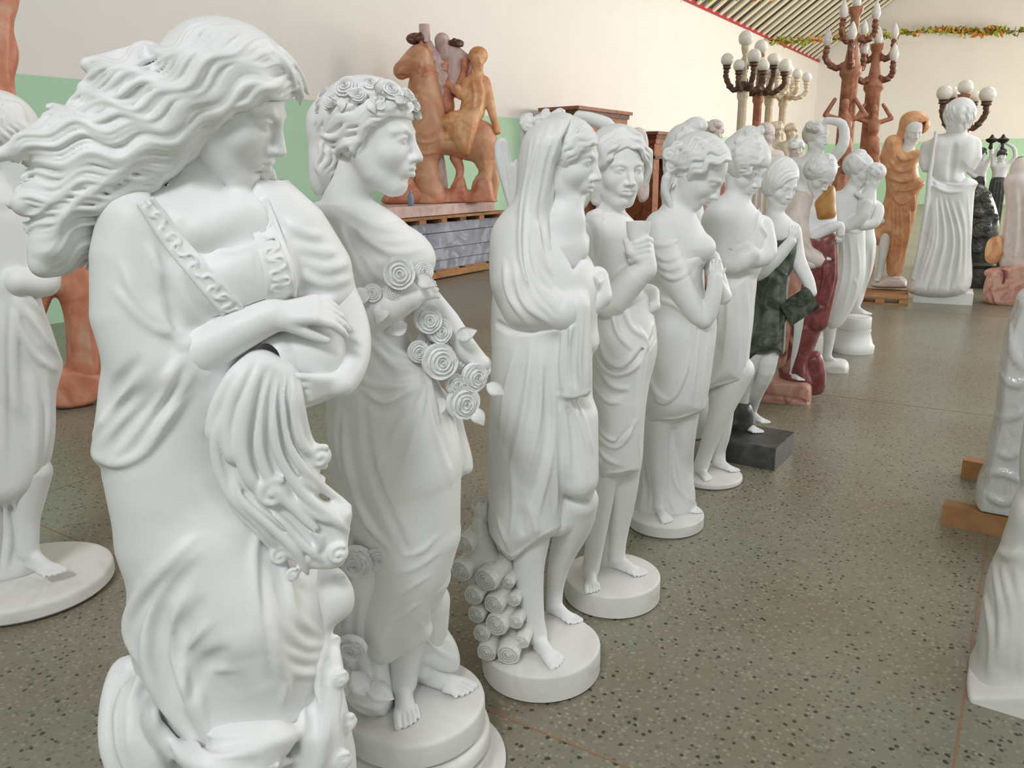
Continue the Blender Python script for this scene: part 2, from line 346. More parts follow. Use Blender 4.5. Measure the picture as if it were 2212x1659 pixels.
    def scroll(s, x, y, r, w=0.30, turns=8.0, a0=1.0, lift=0.35, flip=1):
        p = s.snap(np.array([x]), np.array([y]))[0]; a = np.linspace(0, turns, 26); rr = r * (1 - a / (turns * 1.12)); q = s.fig.sc
        s.ell(p, np.array([r * 1.05, r * .62, r * 1.05]) * q, None, r * .45 * q)
        s.cone_chain(p + np.stack([np.cos(a + a0) * rr * q * flip, -(lift * r + a * .035 * r) * q, np.sin(a + a0) * rr * q], 1), np.linspace(r * w, r * w * .7, 26) * q, r * .12 * q)
    def mesh(s, name, smooth=1):
        V = []; F = []; base = 0
        for (o, h, A) in s.gr:
            v, f = surface_nets(A)
            if len(v) == 0: continue
            if smooth: v = relax(v, f, smooth)
            V.append(o + h * v); F.append(f + base); base += len(v)
        s.gr = []; s.fz = None
        return mesh_from(name, np.concatenate(V), np.concatenate(F))
def relax(v, f, it):
    for _ in range(it):
        acc = np.zeros_like(v); cnt = np.zeros(len(v))
        for i in range(4):
            j = f[:, (i + 1) % 4]
            for c in range(3): acc[:, c] += np.bincount(f[:, i], v[j, c], len(v)); acc[:, c] += np.bincount(j, v[f[:, i], c], len(v))
            cnt += np.bincount(f[:, i], minlength=len(v)); cnt += np.bincount(j, minlength=len(v))
        v = 0.5 * v + 0.5 * acc / np.maximum(cnt, 1)[:, None]
    return v
def surface_nets(A):
    I = A < 0; nx, ny, nz = A.shape
    c = np.zeros((nx - 1, ny - 1, nz - 1), np.uint8)
    for a in (0, 1):
        for b in (0, 1):
            for d in (0, 1): c += I[a:nx - 1 + a, b:ny - 1 + b, d:nz - 1 + d]
    act = np.argwhere((c > 0) & (c < 8))
    if len(act) == 0: return np.zeros((0, 3)), np.zeros((0, 4), int)
    idx = np.full(c.shape, -1, np.int32); idx[act[:, 0], act[:, 1], act[:, 2]] = np.arange(len(act))
    acc = np.zeros((len(act), 3)); cnt = np.zeros(len(act))
    cor = {(a, b, d): A[act[:, 0] + a, act[:, 1] + b, act[:, 2] + d] for a in (0, 1) for b in (0, 1) for d in (0, 1)}
    for ax in range(3):
        for p in (0, 1):
            for q in (0, 1):
                k0 = [p, q]; k0.insert(ax, 0); k1 = [p, q]; k1.insert(ax, 1); v0 = cor[tuple(k0)]; v1 = cor[tuple(k1)]
                m = (v0 < 0) != (v1 < 0); t = np.where(m, v0 / np.where(m, v0 - v1, 1), 0)
                for i in range(3): acc[:, i] += np.where(m, (t if i == ax else k0[i]), 0)
                cnt += m
    V = act + acc / np.maximum(cnt, 1)[:, None]; Q = []
    for ax in range(3):
        s0 = [slice(None)] * 3; s1 = [slice(None)] * 3; s0[ax] = slice(0, -1); s1[ax] = slice(1, None)
        a0 = I[tuple(s0)]; a1 = I[tuple(s1)]; e = np.argwhere(a0 != a1); o1, o2 = [(1, 2), (2, 0), (0, 1)][ax]
        e = e[(e[:, o1] > 0) & (e[:, o2] > 0) & (e[:, o1] < A.shape[o1] - 1) & (e[:, o2] < A.shape[o2] - 1)]
        if len(e) == 0: continue
        flip = a0[e[:, 0], e[:, 1], e[:, 2]]
        def cell(d1, d2): x = e.copy(); x[:, o1] -= d1; x[:, o2] -= d2; return idx[x[:, 0], x[:, 1], x[:, 2]]
        q = np.stack([cell(1, 1), cell(0, 1), cell(0, 0), cell(1, 0)], 1)
        q[~flip] = q[~flip][:, ::-1]; Q.append(q)
    return V, np.concatenate(Q)
# ------------------------------------------------------------------ anatomy
def basis(fwd, up):
    f = nrm(fwd); u = np.array(up, float); u = nrm(u - f * np.dot(u, f)); return np.stack([np.cross(f, u), f, u], 1)   # columns: x (head's right), y forward, z up
def yawpitch(yaw, pitch, roll=0):
    """facing: yaw 0 = to the viewer, +90 = picture right; pitch + = looking down; roll + = top of head leans picture right"""
    y, p = math.radians(yaw), math.radians(pitch)
    f = np.array([math.sin(y) * math.cos(p), -math.cos(y) * math.cos(p), -math.sin(p)]); up = np.array([math.sin(y) * math.sin(p), -math.cos(y) * math.sin(p), math.cos(p)])
    if roll:
        side = np.array([1., 0, 0]); a = math.radians(roll); up = up * math.cos(a) + (side - f * np.dot(side, f)) * math.sin(a)
    return basis(f, up)
def head(F, c, B, H, detail=2, ears=True):
    """c: local centre (half way crown to chin), B: basis columns, H: crown-to-chin height in metres"""
    T = lambda p: np.asarray(c) + B @ (np.asarray(p, float) * H)
    def E(p, r, k=0.05, sub=False, R=None): F.ell(T(p), np.array(r) * H, B if R is None else B @ R, k * H, sub)
    def Cn(ps, rs, k=0.03, sub=False): F.cone_chain([T(p) for p in ps], np.array(rs) * H, k * H, sub)
    rx = lambda d: np.array([[1, 0, 0], [0, math.cos(math.radians(d)), -math.sin(math.radians(d))], [0, math.sin(math.radians(d)), math.cos(math.radians(d))]])
    rz = lambda d: np.array([[math.cos(math.radians(d)), -math.sin(math.radians(d)), 0], [math.sin(math.radians(d)), math.cos(math.radians(d)), 0], [0, 0, 1]])
    E((0, -0.06, 0.15), (0.325, 0.415, 0.345), 0.02)
    E((0, 0.10, -0.03), (0.275, 0.285, 0.36), 0.08)
    E((0, 0.13, -0.22), (0.222, 0.225, 0.245), 0.08)
    E((0, 0.255, -0.405), (0.088, 0.085, 0.078), 0.10)
    for sx in (-1, 1):
        Cn([(sx * .235, -.02, -.16), (sx * .20, .06, -.30), (sx * .09, .22, -.425)], [.085, .075, .06], 0.10)
        E((sx * .155, .225, -.13), (.105, .10, .10), 0.09)
    if detail >= 1:
        for sx in (-1, 1):
            E((sx * .125, .405, .005), (.085, .060, .052), 0.05, True)
            E((sx * .128, .288, .000), (.070, .070, .058), 0.015)
        for sx in (-1, 1): Cn([(sx * .035, .362, .060), (sx * .115, .355, .085), (sx * .215, .275, .060)], [.018, .020, .014], 0.055)
        Cn([(0, .345, .105), (0, .392, -.02), (0, .455, -.145)], [.036, .034, .038], 0.045)
        for sx in (-1, 1): E((sx * .048, .405, -.160), (.036, .045, .033), 0.03)
        E((0, .335, -.255), (.125, .06, .085), 0.06)
    if detail >= 2:
        for sx in (-1, 1):
            Cn([(sx * .060, .345, -.002), (sx * .100, .362, .026), (sx * .150, .350, .026), (sx * .195, .305, -.004)], [.010, .013, .013, .009], 0.010)
            Cn([(sx * .062, .340, -.008), (sx * .120, .352, -.028), (sx * .190, .305, -.012)], [.007, .009, .007], 0.012)
            E((sx * .026, .425, -.180), (.016, .028, .010), 0.012, True)
        Cn([(-.088, .335, -.262), (-.030, .395, -.236), (0, .400, -.242), (.030, .395, -.236), (.088, .335, -.262)], [.012, .027, .025, .027, .012], 0.018)
        Cn([(-.075, .340, -.276), (0, .392, -.292), (.075, .340, -.276)], [.014, .034, .014], 0.016)
        Cn([(-.092, .345, -.264), (-.03, .425, -.262), (0, .432, -.265), (.03, .425, -.262), (.092, .345, -.264)], [.006, .008, .008, .008, .006], 0.012, True)
        E((0, .365, -.345), (.09, .03, .018), 0.04, True)
    if ears:
        for sx in (-1, 1):
            E((sx * .315, -.02, -.05), (.03, .065, .10), 0.02, R=rx(-12))
            if detail >= 2: E((sx * .340, -.01, -.045), (.018, .032, .055), 0.02, True, R=rx(-12))
    return T
def hand(F, w, d, nrml, L, curl=(20, 35, 30), spread=7, thumb=(0.75, 0.55, 0.25), side=1, k=0.012, fc=None):
    """w: wrist, d: pointing direction, nrml: back-of-hand normal, L: hand length; side: +1 thumb on the cross(d, n) side"""
    d = nrm(d); n0 = nrm(np.array(nrml, float) - d * np.dot(nrml, d)); s = np.cross(d, n0) * side; w = np.asarray(w, float)
    at = lambda a, b, c: w + d * (a * L) + s * (b * L) + n0 * (c * L)
    F.cone_chain([at(-.06, 0, 0), at(.08, .0, 0)], np.array([.125, .14]) * L, k * 2)
    for b in (-.15, -.05, .05, .15): F.cone_chain([at(.08, b * .55, 0), at(.50, b, .015)], np.array([.095, .080]) * L, k)
    ln = (0.38, 0.46, 0.50, 0.45)
    for i, b in enumerate((-.175, -.06, .058, .17)):
        p = at(.50, b, .015); a = math.radians((i - 1.5) * spread); dd = d * math.cos(a) + s * math.sin(a); ax = np.cross(dd, n0); nn = n0.copy(); pts = [p]; cu = curl if fc is None else fc[i]
        for j, fr in enumerate((.45, .32, .23)):
            c = math.radians(cu[j]); dd, nn = dd * math.cos(c) - nn * math.sin(c), nn * math.cos(c) + dd * math.sin(c); p = p + dd * ln[i] * fr * L; pts.append(p)
        F.cone_chain(pts, np.array([.066, .060, .053, .042]) * L, k * 0.4)
    t1 = nrm(d * thumb[0] + s * thumb[1] - n0 * thumb[2]); p0 = at(.12, .10, -.02); p1 = p0 + t1 * .22 * L; t2 = nrm(t1 + d * .35 - n0 * .2); p2 = p1 + t2 * .20 * L; p3 = p2 + nrm(t2 + d * .2) * .14 * L
    F.cone_chain([p0, p1, p2, p3], np.array([.10, .072, .062, .046]) * L, k * .7)
def leg(F, f, pts, x, y, d, L, z1, side=1, k=6, r=None):
    """thigh-to-ankle chain ending in a bare foot that stands on height z1; (x, y): pixel of the ankle, L: foot length px"""
    da = f.dz(x, y, z1 + .30 * L * f.sc); q = [list(p) for p in pts]; d0 = q[-1][2]
    for i, p in enumerate(q): p[2] += (da - d0) * (i / (len(q) - 1)) ** 1.2
    q.append([x, y, da, q[-1][3] * .96]); F.limb(q, k, n=3); foot(F, f.P(x, y, da), d, L * f.sc, k=.008, side=side)
def foot(F, ankle, d, L, k=0.015, side=1):
    """bare foot on the ground: ankle local point, d: toe direction (horizontal), sole at ankle.z - .3L"""
    a = np.asarray(ankle, float); d = nrm((d[0], d[1], 0)); s = np.array([d[1], -d[0], 0]) * side; z = np.array([0, 0, 1.])
    at = lambda f, b, h: a + d * f * L + s * b * L + z * (h - .30) * L
    F.cone_chain([at(0, 0, .34), at(-.12, 0, .12)], np.array([.15, .13]) * L, k)
    F.cone_chain([at(0.0, 0, .26), at(.22, -.01, .20), at(.50, -.01, .10)], np.array([.145, .135, .10]) * L, k)
    F.cone_chain([at(-.10, .02, .10), at(.2, .07, .09), at(.5, .09, .08)], np.array([.11, .09, .080]) * L, k)
    F.cone_chain([at(.1, -.06, .08), at(.5, -.08, .085)], np.array([.09, .095]) * L, k)
    for i, (b, f1, r) in enumerate(((-.150, .80, .064), (-.050, .81, .043), (.032, .775, .041), (.108, .73, .039), (.178, .66, .037))):
        F.cone_chain([at(.46, b * .8, .080), at(.60, b, .078), at(f1, b * 1.05, .040)], np.array([.070, r * 1.05, r]) * L, k * .06)
# ------------------------------------------------------------------ the hall
def wall_mat():
    m, nt, b = new_mat('painted_wall', srgb(226, 222, 220), 0.75); N = nt.nodes; L = nt.links
    g = N.new('ShaderNodeNewGeometry'); sp = N.new('ShaderNodeSeparateXYZ'); L.new(g.outputs['Position'], sp.inputs[0])
    r = N.new('ShaderNodeMapRange'); r.inputs['From Min'].default_value = 2.365; r.inputs['From Max'].default_value = 2.375; L.new(sp.outputs['Z'], r.inputs['Value'])
    n = N.new('ShaderNodeTexNoise'); n.inputs['Scale'].default_value = 1.3; n.inputs['Detail'].default_value = 6; L.new(g.outputs['Position'], n.inputs['Vector'])
    rr = N.new('ShaderNodeMapRange'); rr.inputs['To Min'].default_value = 0.94; rr.inputs['To Max'].default_value = 1.03; L.new(n.outputs['Fac'], rr.inputs['Value'])
    mx = N.new('ShaderNodeMix'); mx.data_type = 'RGBA'; L.new(r.outputs[0], mx.inputs['Factor']); mx.inputs['A'].default_value = srgb(176, 212, 184); mx.inputs['B'].default_value = srgb(229, 225, 222)
    vm = N.new('ShaderNodeVectorMath'); vm.operation = 'SCALE'; L.new(mx.outputs['Result'], vm.inputs[0]); L.new(rr.outputs[0], vm.inputs['Scale']); L.new(vm.outputs[0], b.inputs['Base Color'])
    return m
MAT['wall'] = wall_mat()
def floor_mat():
    m, nt, b = new_mat('terrazzo', srgb(150, 146, 130), 0.30, 0.5); N = nt.nodes; L = nt.links
    g = N.new('ShaderNodeNewGeometry'); pos = g.outputs['Position']
    def vor(sc):
        v = N.new('ShaderNodeTexVoronoi'); v.inputs['Scale'].default_value = sc; v.inputs['Randomness'].default_value = 1.0
        nz = N.new('ShaderNodeTexNoise'); nz.inputs['Scale'].default_value = sc * 1.5; L.new(pos, nz.inputs['Vector'])
        va = N.new('ShaderNodeVectorMath'); va.operation = 'MULTIPLY_ADD'; L.new(nz.outputs['Color'], va.inputs[0]); va.inputs[1].default_value = (0.5 / sc,) * 3; L.new(pos, va.inputs[2]); L.new(va.outputs[0], v.inputs['Vector']); return v
    def ramp(src, stops, const=False):
        r = N.new('ShaderNodeValToRGB'); r.color_ramp.interpolation = 'CONSTANT' if const else 'LINEAR'
        while len(r.color_ramp.elements) < len(stops): r.color_ramp.elements.new(0.5)
        for e, (p, c) in zip(r.color_ramp.elements, stops): e.position = p; e.color = c
        L.new(src, r.inputs['Fac']); return r.outputs['Color']
    def sep(c):
        s_ = N.new('ShaderNodeSeparateColor'); L.new(c, s_.inputs[0]); return s_
    def mix(f, a, bb):
        mx = N.new('ShaderNodeMix'); mx.data_type = 'RGBA'
        for k_, v_ in (('Factor', f), ('A', a), ('B', bb)):
            if hasattr(v_, 'is_linked') or not isinstance(v_, (tuple, float)): L.new(v_, mx.inputs[k_])
            else: mx.inputs[k_].default_value = v_
        return mx.outputs['Result']
    big = N.new('ShaderNodeTexNoise'); big.inputs['Scale'].default_value = 0.9; big.inputs['Detail'].default_value = 4; L.new(pos, big.inputs['Vector'])
    base = ramp(big.outputs['Fac'], [(0.35, srgb(126, 116, 98)), (0.6, srgb(136, 134, 118))])
    v1 = vor(70.0); s1 = sep(v1.outputs['Color'])                     # medium chips
    chip = ramp(s1.outputs[0], [(0, srgb(152, 149, 132)), (0.22, srgb(134, 132, 116)), (0.40, srgb(114, 117, 100)), (0.62, srgb(144, 141, 124)), (0.80, srgb(100, 104, 88)), (0.90, srgb(128, 122, 104))], True)
    edge = ramp(v1.outputs['Distance'], [(0.30, (1, 1, 1, 1)), (0.46, (0, 0, 0, 1))])
    c1 = mix(edge, base, chip)
    v2 = vor(44.0); s2 = sep(v2.outputs['Color'])                     # dark chips
    dk = ramp(s2.outputs[1], [(0, (0, 0, 0, 1)), (0.66, (1, 1, 1, 1))], True)
    ed2 = ramp(v2.outputs['Distance'], [(0.22, (1, 1, 1, 1)), (0.32, (0, 0, 0, 1))])
    mm = N.new('ShaderNodeMath'); mm.operation = 'MULTIPLY'; L.new(dk, mm.inputs[0]); L.new(ed2, mm.inputs[1])
    dcol = ramp(s2.outputs[2], [(0, srgb(60, 60, 48)), (0.5, srgb(84, 90, 72)), (0.8, srgb(110, 86, 66))], True)
    c2 = mix(mm.outputs[0], c1, dcol); L.new(c2, b.inputs['Base Color'])
    return m
MAT['terrazzo'] = floor_mat()
floor = struct(MB().box(((WX0 + WX1) / 2, (WY0 + WY1) / 2, -0.06), (WX1 - WX0 + 0.4, WY1 - WY0 + 0.4, 0.12)).build('floor', 'terrazzo', smooth=False))
# thin brown divider strips let into the terrazzo
strip_m = MAT['strip'] = new_mat('brown_divider_strip', srgb(150, 112, 84), 0.5)[0]
sv = MB().box((0, 0, 0), (0.005, WY1 - WY0, 0.002)); sme = mesh_from('divider_strip', sv.v, sv.f, False)
for x in (-7.4, -3.7, 0.0): obj('divider_strip', sme, 'strip', floor, loc=(x, (WY0 + WY1) / 2, 0.0))
sv = MB().box((0, 0, 0), (WX1 - WX0, 0.005, 0.002)); sme2 = mesh_from('divider_strip', sv.v, sv.f, False)
for i in range(-1, 10): obj('divider_strip', sme2, 'strip', floor, loc=((WX0 + WX1) / 2, 1.52 + 3.7 * i, 0.0))
def gable(name, y, thick):
    xm = (WX0 + WX1) / 2; zt = EAVE + ROOFP * (xm - WX0); v = []
    for yy in (y, y + thick): v += [(WX0, yy, 0), (WX1, yy, 0), (WX1, yy, EAVE + .2), (xm, yy, zt + .2), (WX0, yy, EAVE + .2)]
    f = [(4, 3, 2, 1, 0), (5, 6, 7, 8, 9)] + [(i, (i + 1) % 5, 5 + (i + 1) % 5, 5 + i) for i in range(5)]
    return struct(MB().add(v, f).build(name, 'wall', smooth=False))
struct(MB().box((WX0 - 0.1, (WY0 + WY1) / 2, EAVE / 2), (0.2, WY1 - WY0, EAVE)).build('wall_left', 'wall', smooth=False))
gable('wall_far', WY1, 0.2)
# wall behind the viewer and wall on the right: piers, sills and lintels around tall windows
def window_wall(name, horizontal, pos, lo, hi, cents, w, z0, z1, ztop):
    m = MB(); cents = sorted(cents); ed = [lo] + [e for c in cents for e in (c - w / 2, c + w / 2)] + [hi]
    def b(a0, a1, q0, q1):
        if a1 - a0 < 1e-3: return
        m.box(((a0 + a1) / 2, pos, (q0 + q1) / 2) if horizontal else (pos, (a0 + a1) / 2, (q0 + q1) / 2), (a1 - a0, 0.2, q1 - q0) if horizontal else (0.2, a1 - a0, q1 - q0))
    for i in range(0, len(ed), 2): b(ed[i], ed[i + 1], 0, ztop)
    for c in cents: b(c - w / 2, c + w / 2, 0, z0); b(c - w / 2, c + w / 2, z1, ztop)
    return struct(m.build(name, 'wall', smooth=False))
window_wall('wall_right', False, WX1 + 0.1, WY0, WY1, [-2.0 + i * 5.2 for i in range(7)], 3.3, 1.8, 4.8, EAVE)
window_wall('wall_back', True, WY0 - 0.1, WX0, WX1, [-2.4 + i * 3.9 for i in range(3)], 3.1, 1.95, 4.85, EAVE + 5.2)
# corrugated metal roof on both slopes, ribs running down the slope
def roof(name, side):
    n = int((WY1 - WY0) / 0.36); ys = []; dz = []
    for i in range(n):
        y = WY0 + i * 0.36
        for a, b in ((0, 0), (0.215, 0), (0.245, -0.05), (0.33, -0.05)): ys.append(y + a); dz.append(b)
    ys.append(WY1); dz.append(0); xm = (WX0 + WX1) / 2; x0 = WX0 - 0.1 if side < 0 else WX1 + 0.1; v = []; f = []
    for y, d in zip(ys, dz): v += [(x0, y, EAVE + d + 0.05), (xm, y, EAVE + ROOFP * (xm - WX0) + d + 0.05)]
    for i in range(len(ys) - 1): f.append((2 * i, 2 * i + 1, 2 * i + 3, 2 * i + 2))
    return struct(obj(name, mesh_from(name, v, f, False), 'roof'))
rm, rnt, rb = new_mat('corrugated_metal', srgb(150, 144, 134), 0.5); MAT['roof'] = rm
ceil_l = roof('ceiling', -1); roof('ceiling_slope', 1)
# cream ribs, coloured paler than the roof sheet, down the visible slope
MAT['rib'] = new_mat('cream_rib_metal', srgb(226, 216, 194), 0.5)[0]
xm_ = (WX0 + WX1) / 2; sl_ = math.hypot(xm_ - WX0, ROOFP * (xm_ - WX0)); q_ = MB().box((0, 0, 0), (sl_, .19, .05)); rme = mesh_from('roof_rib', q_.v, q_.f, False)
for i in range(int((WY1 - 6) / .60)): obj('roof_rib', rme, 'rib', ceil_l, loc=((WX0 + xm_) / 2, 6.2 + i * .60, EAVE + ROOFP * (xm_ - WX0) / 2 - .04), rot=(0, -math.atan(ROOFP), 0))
for yc in (0.5, 8.0, 17.0): struct(MB().box((0, 0, 0), (2.4, 4.2, .02), R=np.array([[math.cos(-.61), 0, -math.sin(-.61)], [0, 1, 0], [math.sin(-.61), 0, math.cos(-.61)]])).build('window_%d' % (1 + int(yc // 8)), 'globe', smooth=False, loc=(2.64, yc, 8.45)))
struct(MB().box((WX0 + 0.02, (WY0 + WY1) / 2, EAVE - 0.03), (0.06, WY1 - WY0, 0.10)).build('trim_1', 'red_paint', smooth=False))
# ------------------------------------------------------------------ front statue: woman with flowing hair pouring water
def statue_water():
    f = Fig(490, 800, 1.35); t = f.thing('water_bearer_statue', 'largest white marble woman with windswept hair pouring water from a jug', 'statue')
    B = Fld(f, [(385, 90, 680, 500, 190, -190, 2.6), (190, 405, 810, 900, 240, -230, 4.2)])
    # head, neck, breast, arms
    Bh = yawpitch(65, 22); H = 270 * f.sc; c = f.P(490, 233, 0); head(B, c, Bh, H)
    B.limb([(458, 320, -26, 58), (432, 390, -26, 60), (410, 470, -24, 90)], 10)
    B.pillow([(300, 450), (400, 420), (520, 415), (590, 440), (620, 520), (600, 640), (480, 700), (360, 690), (290, 600)], -10, 85, 80, 25)
    B.limb([(345, 478, 20, 40), (430, 500, 62, 34), (520, 460, 40, 30)], 40)
    # near forearm and hand laid over the jug
    B.limb([(360, 790, 52, 50), (430, 760, 82, 48), (520, 712, 96, 40), (585, 682, 104, 33)], 14)
    w = f.P(585, 682, 106); hand(B, w, f.P(700, 668, 120) - w, np.array([0.12, -0.55, 0.85]), 165 * f.sc, curl=(28, 22, 14), spread=4, thumb=(0.9, 0.35, 0.5), side=1, k=0.008)
    # far forearm curving round the jug to the hand beneath it
    B.limb([(716, 620, 10, 46), (748, 690, 20, 44), (760, 750, 44, 40), (752, 800, 78, 34), (736, 828, 100, 28)], 12, n=3)
    w = f.P(738, 828, 102); hand(B, w, f.P(640, 842, 136) - w, np.array([0.1, -0.96, -0.25]), 135 * f.sc, curl=(10, 20, 16), spread=5, thumb=(0.85, 0.5, 0.0), side=-1, k=0.006)
    obj('figure', B.mesh('figure'), 'marble', t)
    # dress: bodice, hanging sleeve, far sleeve, clinging skirt
    Dd = Fld(f, [(185, 395, 810, 1100, 220, -220, 4.4), (185, 1085, 800, 1760, 240, -230, 5)])
    Dd.pillow([(262, 470), (330, 432), (400, 470), (470, 520), (560, 505), (610, 500), (648, 560), (640, 650), (560, 700), (470, 720), (400, 800), (300, 800), (240, 640)], -2, 100, 90, 25)
    Dd.ball(410, 628, 62, (75, 52, 70), 40); Dd.ball(560, 590, 78, (70, 42, 72), 40)
    Dd.pillow([(290, 700), (470, 680), (560, 700), (540, 830), (500, 930), (540, 1080), (640, 1230), (600, 1300), (290, 1230), (255, 1110), (238, 1000), (270, 820)], -8, 125, 120, 30)
    Dd.limb([(360, 840, 0, 118), (372, 1000, 5, 128), (420, 1130, 12, 150)], 30, 0.85)
    # shoulder and long hanging sleeve (near arm)
    Dd.limb([(300, 490, 25, 72), (288, 560, 34, 74), (300, 680, 40, 84), (330, 775, 58, 80), (372, 782, 66, 68), (392, 774, 74, 58)], 25)
    Dd.pillow([(225, 640), (300, 620), (372, 715), (420, 790), (405, 850), (360, 920), (322, 975), (290, 1002), (235, 1010), (196, 990), (200, 940), (222, 800)], 46, 52, 48, 22, tilt=(0.15, 0))
    Dd.pillow([(345, 850), (415, 800), (425, 842), (470, 790), (530, 755), (470, 840), (432, 872), (410, 850), (350, 940)], 62, 22, 20, 10)
    # far sleeve
    Dd.limb([(575, 430, -20, 58), (640, 500, 0, 66), (690, 580, 8, 66), (708, 628, 8, 58)], 25)
    for q in ([(655, 560), (700, 580), (745, 570)], [(652, 590), (700, 612), (752, 602)], [(640, 530), (690, 545), (725, 545)], [(620, 480), (660, 505), (695, 510)]): Dd.stroke(q, 9, 12)
    Dd.limb([(650, 640, 55, 9), (700, 652, 72, 8), (756, 628, 20, 8)], 8, n=4)
    # square neckline opening, gathered edge and embroidered straps
    Dd.prism([(318, 424), (425, 548), (452, 533), (500, 540), (556, 522), (540, 400), (520, 360), (330, 380)], 260, -10, 4)
    for i in range(7): Dd.stroke([(452 + i * 15, 540 - i * 2), (456 + i * 14, 575), (450 + i * 16, 620)], 5, 7)
    Dd.stroke([(450, 538), (500, 545), (556, 526)], 6, 6)
    # sleeve folds
    for q, r in (([(330, 640), (372, 715), (400, 745), (470, 700)], 10), ([(262, 560), (300, 650), (372, 712)], 9), ([(245, 620), (320, 700), (400, 728)], 8), ([(320, 520), (345, 600), (372, 690)], 8),
                 ([(400, 765), (320, 860), (215, 965)], 11), ([(380, 790), (330, 880), (250, 990)], 9), ([(300, 800), (240, 880), (205, 940)], 9), ([(420, 790), (360, 900), (310, 985)], 9), ([(205, 985), (250, 1002), (310, 978), (360, 905), (410, 845)], 8)): Dd.stroke(q, r, 10, lift=3)
    for q in ([(355, 600), (372, 660), (390, 720)], [(350, 830), (290, 900), (235, 975)], [(300, 780), (250, 840), (215, 900)]): Dd.stroke(q, 9, 16, sub=True, lift=2)
    Dd.stroke([(402, 600), (450, 680), (490, 692), (560, 660), (640, 640)], 8, 12, sub=True)
    # skirt, knee and folds
    Dd.pillow([(300, 1190), (430, 1140), (600, 1150), (690, 1240), (700, 1340), (690, 1480), (610, 1600), (560, 1640), (470, 1630), (395, 1600), (320, 1490), (285, 1420), (272, 1310)], 15, 140, 130, 40)
    Dd.limb([(470, 1190, 45, 120), (525, 1330, 95, 105), (545, 1430, 95, 84), (560, 1560, 70, 62)], 50)
    Dd.limb([(600, 1250, 30, 70), (650, 1420, 40, 60), (640, 1560, 40, 55)], 40)
    for q, r in (([(440, 1150), (370, 1210), (300, 1290), (278, 1360), (300, 1430)], 15), ([(455, 1160), (380, 1250), (330, 1340), (318, 1420), (345, 1500), (430, 1600), (480, 1625)], 16), ([(400, 1270), (372, 1350), (380, 1450), (430, 1560), (470, 1620)], 13),
                 ([(470, 1330), (400, 1400), (396, 1480), (430, 1560)], 11), ([(520, 1440), (450, 1450), (430, 1510), (450, 1590)], 10), ([(560, 1120), (548, 1210), (556, 1330), (575, 1450)], 9), ([(600, 1170), (622, 1260), (640, 1330), (690, 1370)], 10),
                 ([(575, 1240), (600, 1330), (650, 1390), (700, 1395)], 9), ([(580, 1310), (600, 1390), (650, 1420), (695, 1420)], 9), ([(585, 1370), (610, 1430), (650, 1455), (690, 1450)], 9), ([(570, 1240), (600, 1430), (620, 1470), (610, 1520)], 9)): Dd.stroke(q, r, 11, lift=4)
    for q in ([(420, 1215), (350, 1310), (320, 1390)], [(435, 1300), (385, 1390), (390, 1480)], [(350, 1330), (345, 1420), (385, 1520)], [(480, 1410), (440, 1450), (420, 1520)]): Dd.stroke(q, 16, 16, sub=True, lift=6)
    # embroidered strap bands standing proud of the bodice
    for nm, box, e0, e1, q in (('strap', (285, 415, 540, 710, 170, -40, 2.5), [(300, 442), (352, 520), (410, 592), (468, 662), (488, 692)], [(330, 430), (382, 500), (442, 570), (512, 650), (526, 676)], 12), ('strap', (500, 415, 670, 670, 170, -60, 2.5), [(535, 440), (556, 525), (575, 600), (578, 650)], [(575, 430), (606, 510), (634, 590), (636, 640)], 9)):
        Tr = Fld(f, [box]); a_, b_ = np.array(e0, float), np.array(e1, float)
        for w_ in np.linspace(.08, .92, 7): Tr.stroke(a_ * (1 - w_) + b_ * w_, 4.5, 4, lift=1.5, taper=False, on=(Dd,))
        for e_ in (e0, e1): Tr.stroke(e_, 4.6, 2, lift=3.0, taper=False, on=(Dd,))
        A_, B_ = crom(e0, 8), crom(e1, 8); m_ = min(len(A_), len(B_))
        for i in range(q):
            u_ = (i + .5) / q * (m_ - 4); j_ = int(u_); s_ = 1 if i % 2 else -1; pt = lambda w_, o_: tuple(A_[min(j_ + o_, m_ - 1)] * (1 - w_) + B_[min(j_ + o_, m_ - 1)] * w_)
            Tr.stroke([pt(.5 - .28 * s_, 0), pt(.5 + .25 * s_, 0), pt(.5 + .28 * s_, 2), pt(.5 - .2 * s_, 3)], 2.8, 2.5, lift=3.0, on=(Dd,))
        obj(nm, Tr.mesh(nm, 1), 'marble', t)
    obj('dress', Dd.mesh('dress', 2), 'marble', t)
    # windswept hair
    Hr = Fld(f, [(-20, 20, 700, 640, 150, -160, 2.5)])
    Hr.ell(c + Bh @ (np.array([0, -0.075, 0.165]) * H), np.array([.39, .45, .41]) * H, Bh, 0.01)
    Hr.pillow([(455, 58), (545, 66), (615, 115), (650, 190), (560, 190), (480, 240), (440, 300), (390, 330), (340, 250), (345, 130), (395, 80)], 0, 110, 90, 20)
    Hr.pillow([(440, 150), (345, 135), (290, 118), (200, 140), (190, 200), (110, 240), (50, 280), (20, 325), (85, 365), (40, 440), (75, 470), (55, 540), (95, 585), (170, 575), (215, 500), (290, 430), (355, 385), (425, 325), (455, 250)], -18, 80, 75, 25, tilt=(0.10, 0))
    Hr.limb([(300, 118, 0, 18), (240, 138, 5, 20), (190, 140, 5, 13)], 10); Hr.limb([(240, 180, 5, 24), (190, 195, 0, 18)], 10)
    Hr.limb([(120, 290, 0, 30), (50, 320, 0, 20), (-5, 335, 0, 10)], 12); Hr.limb([(120, 420, -5, 40), (55, 440, 0, 24), (25, 440, 0, 10)], 12); Hr.limb([(140, 500, -10, 45), (95, 570, 0, 26)], 14)
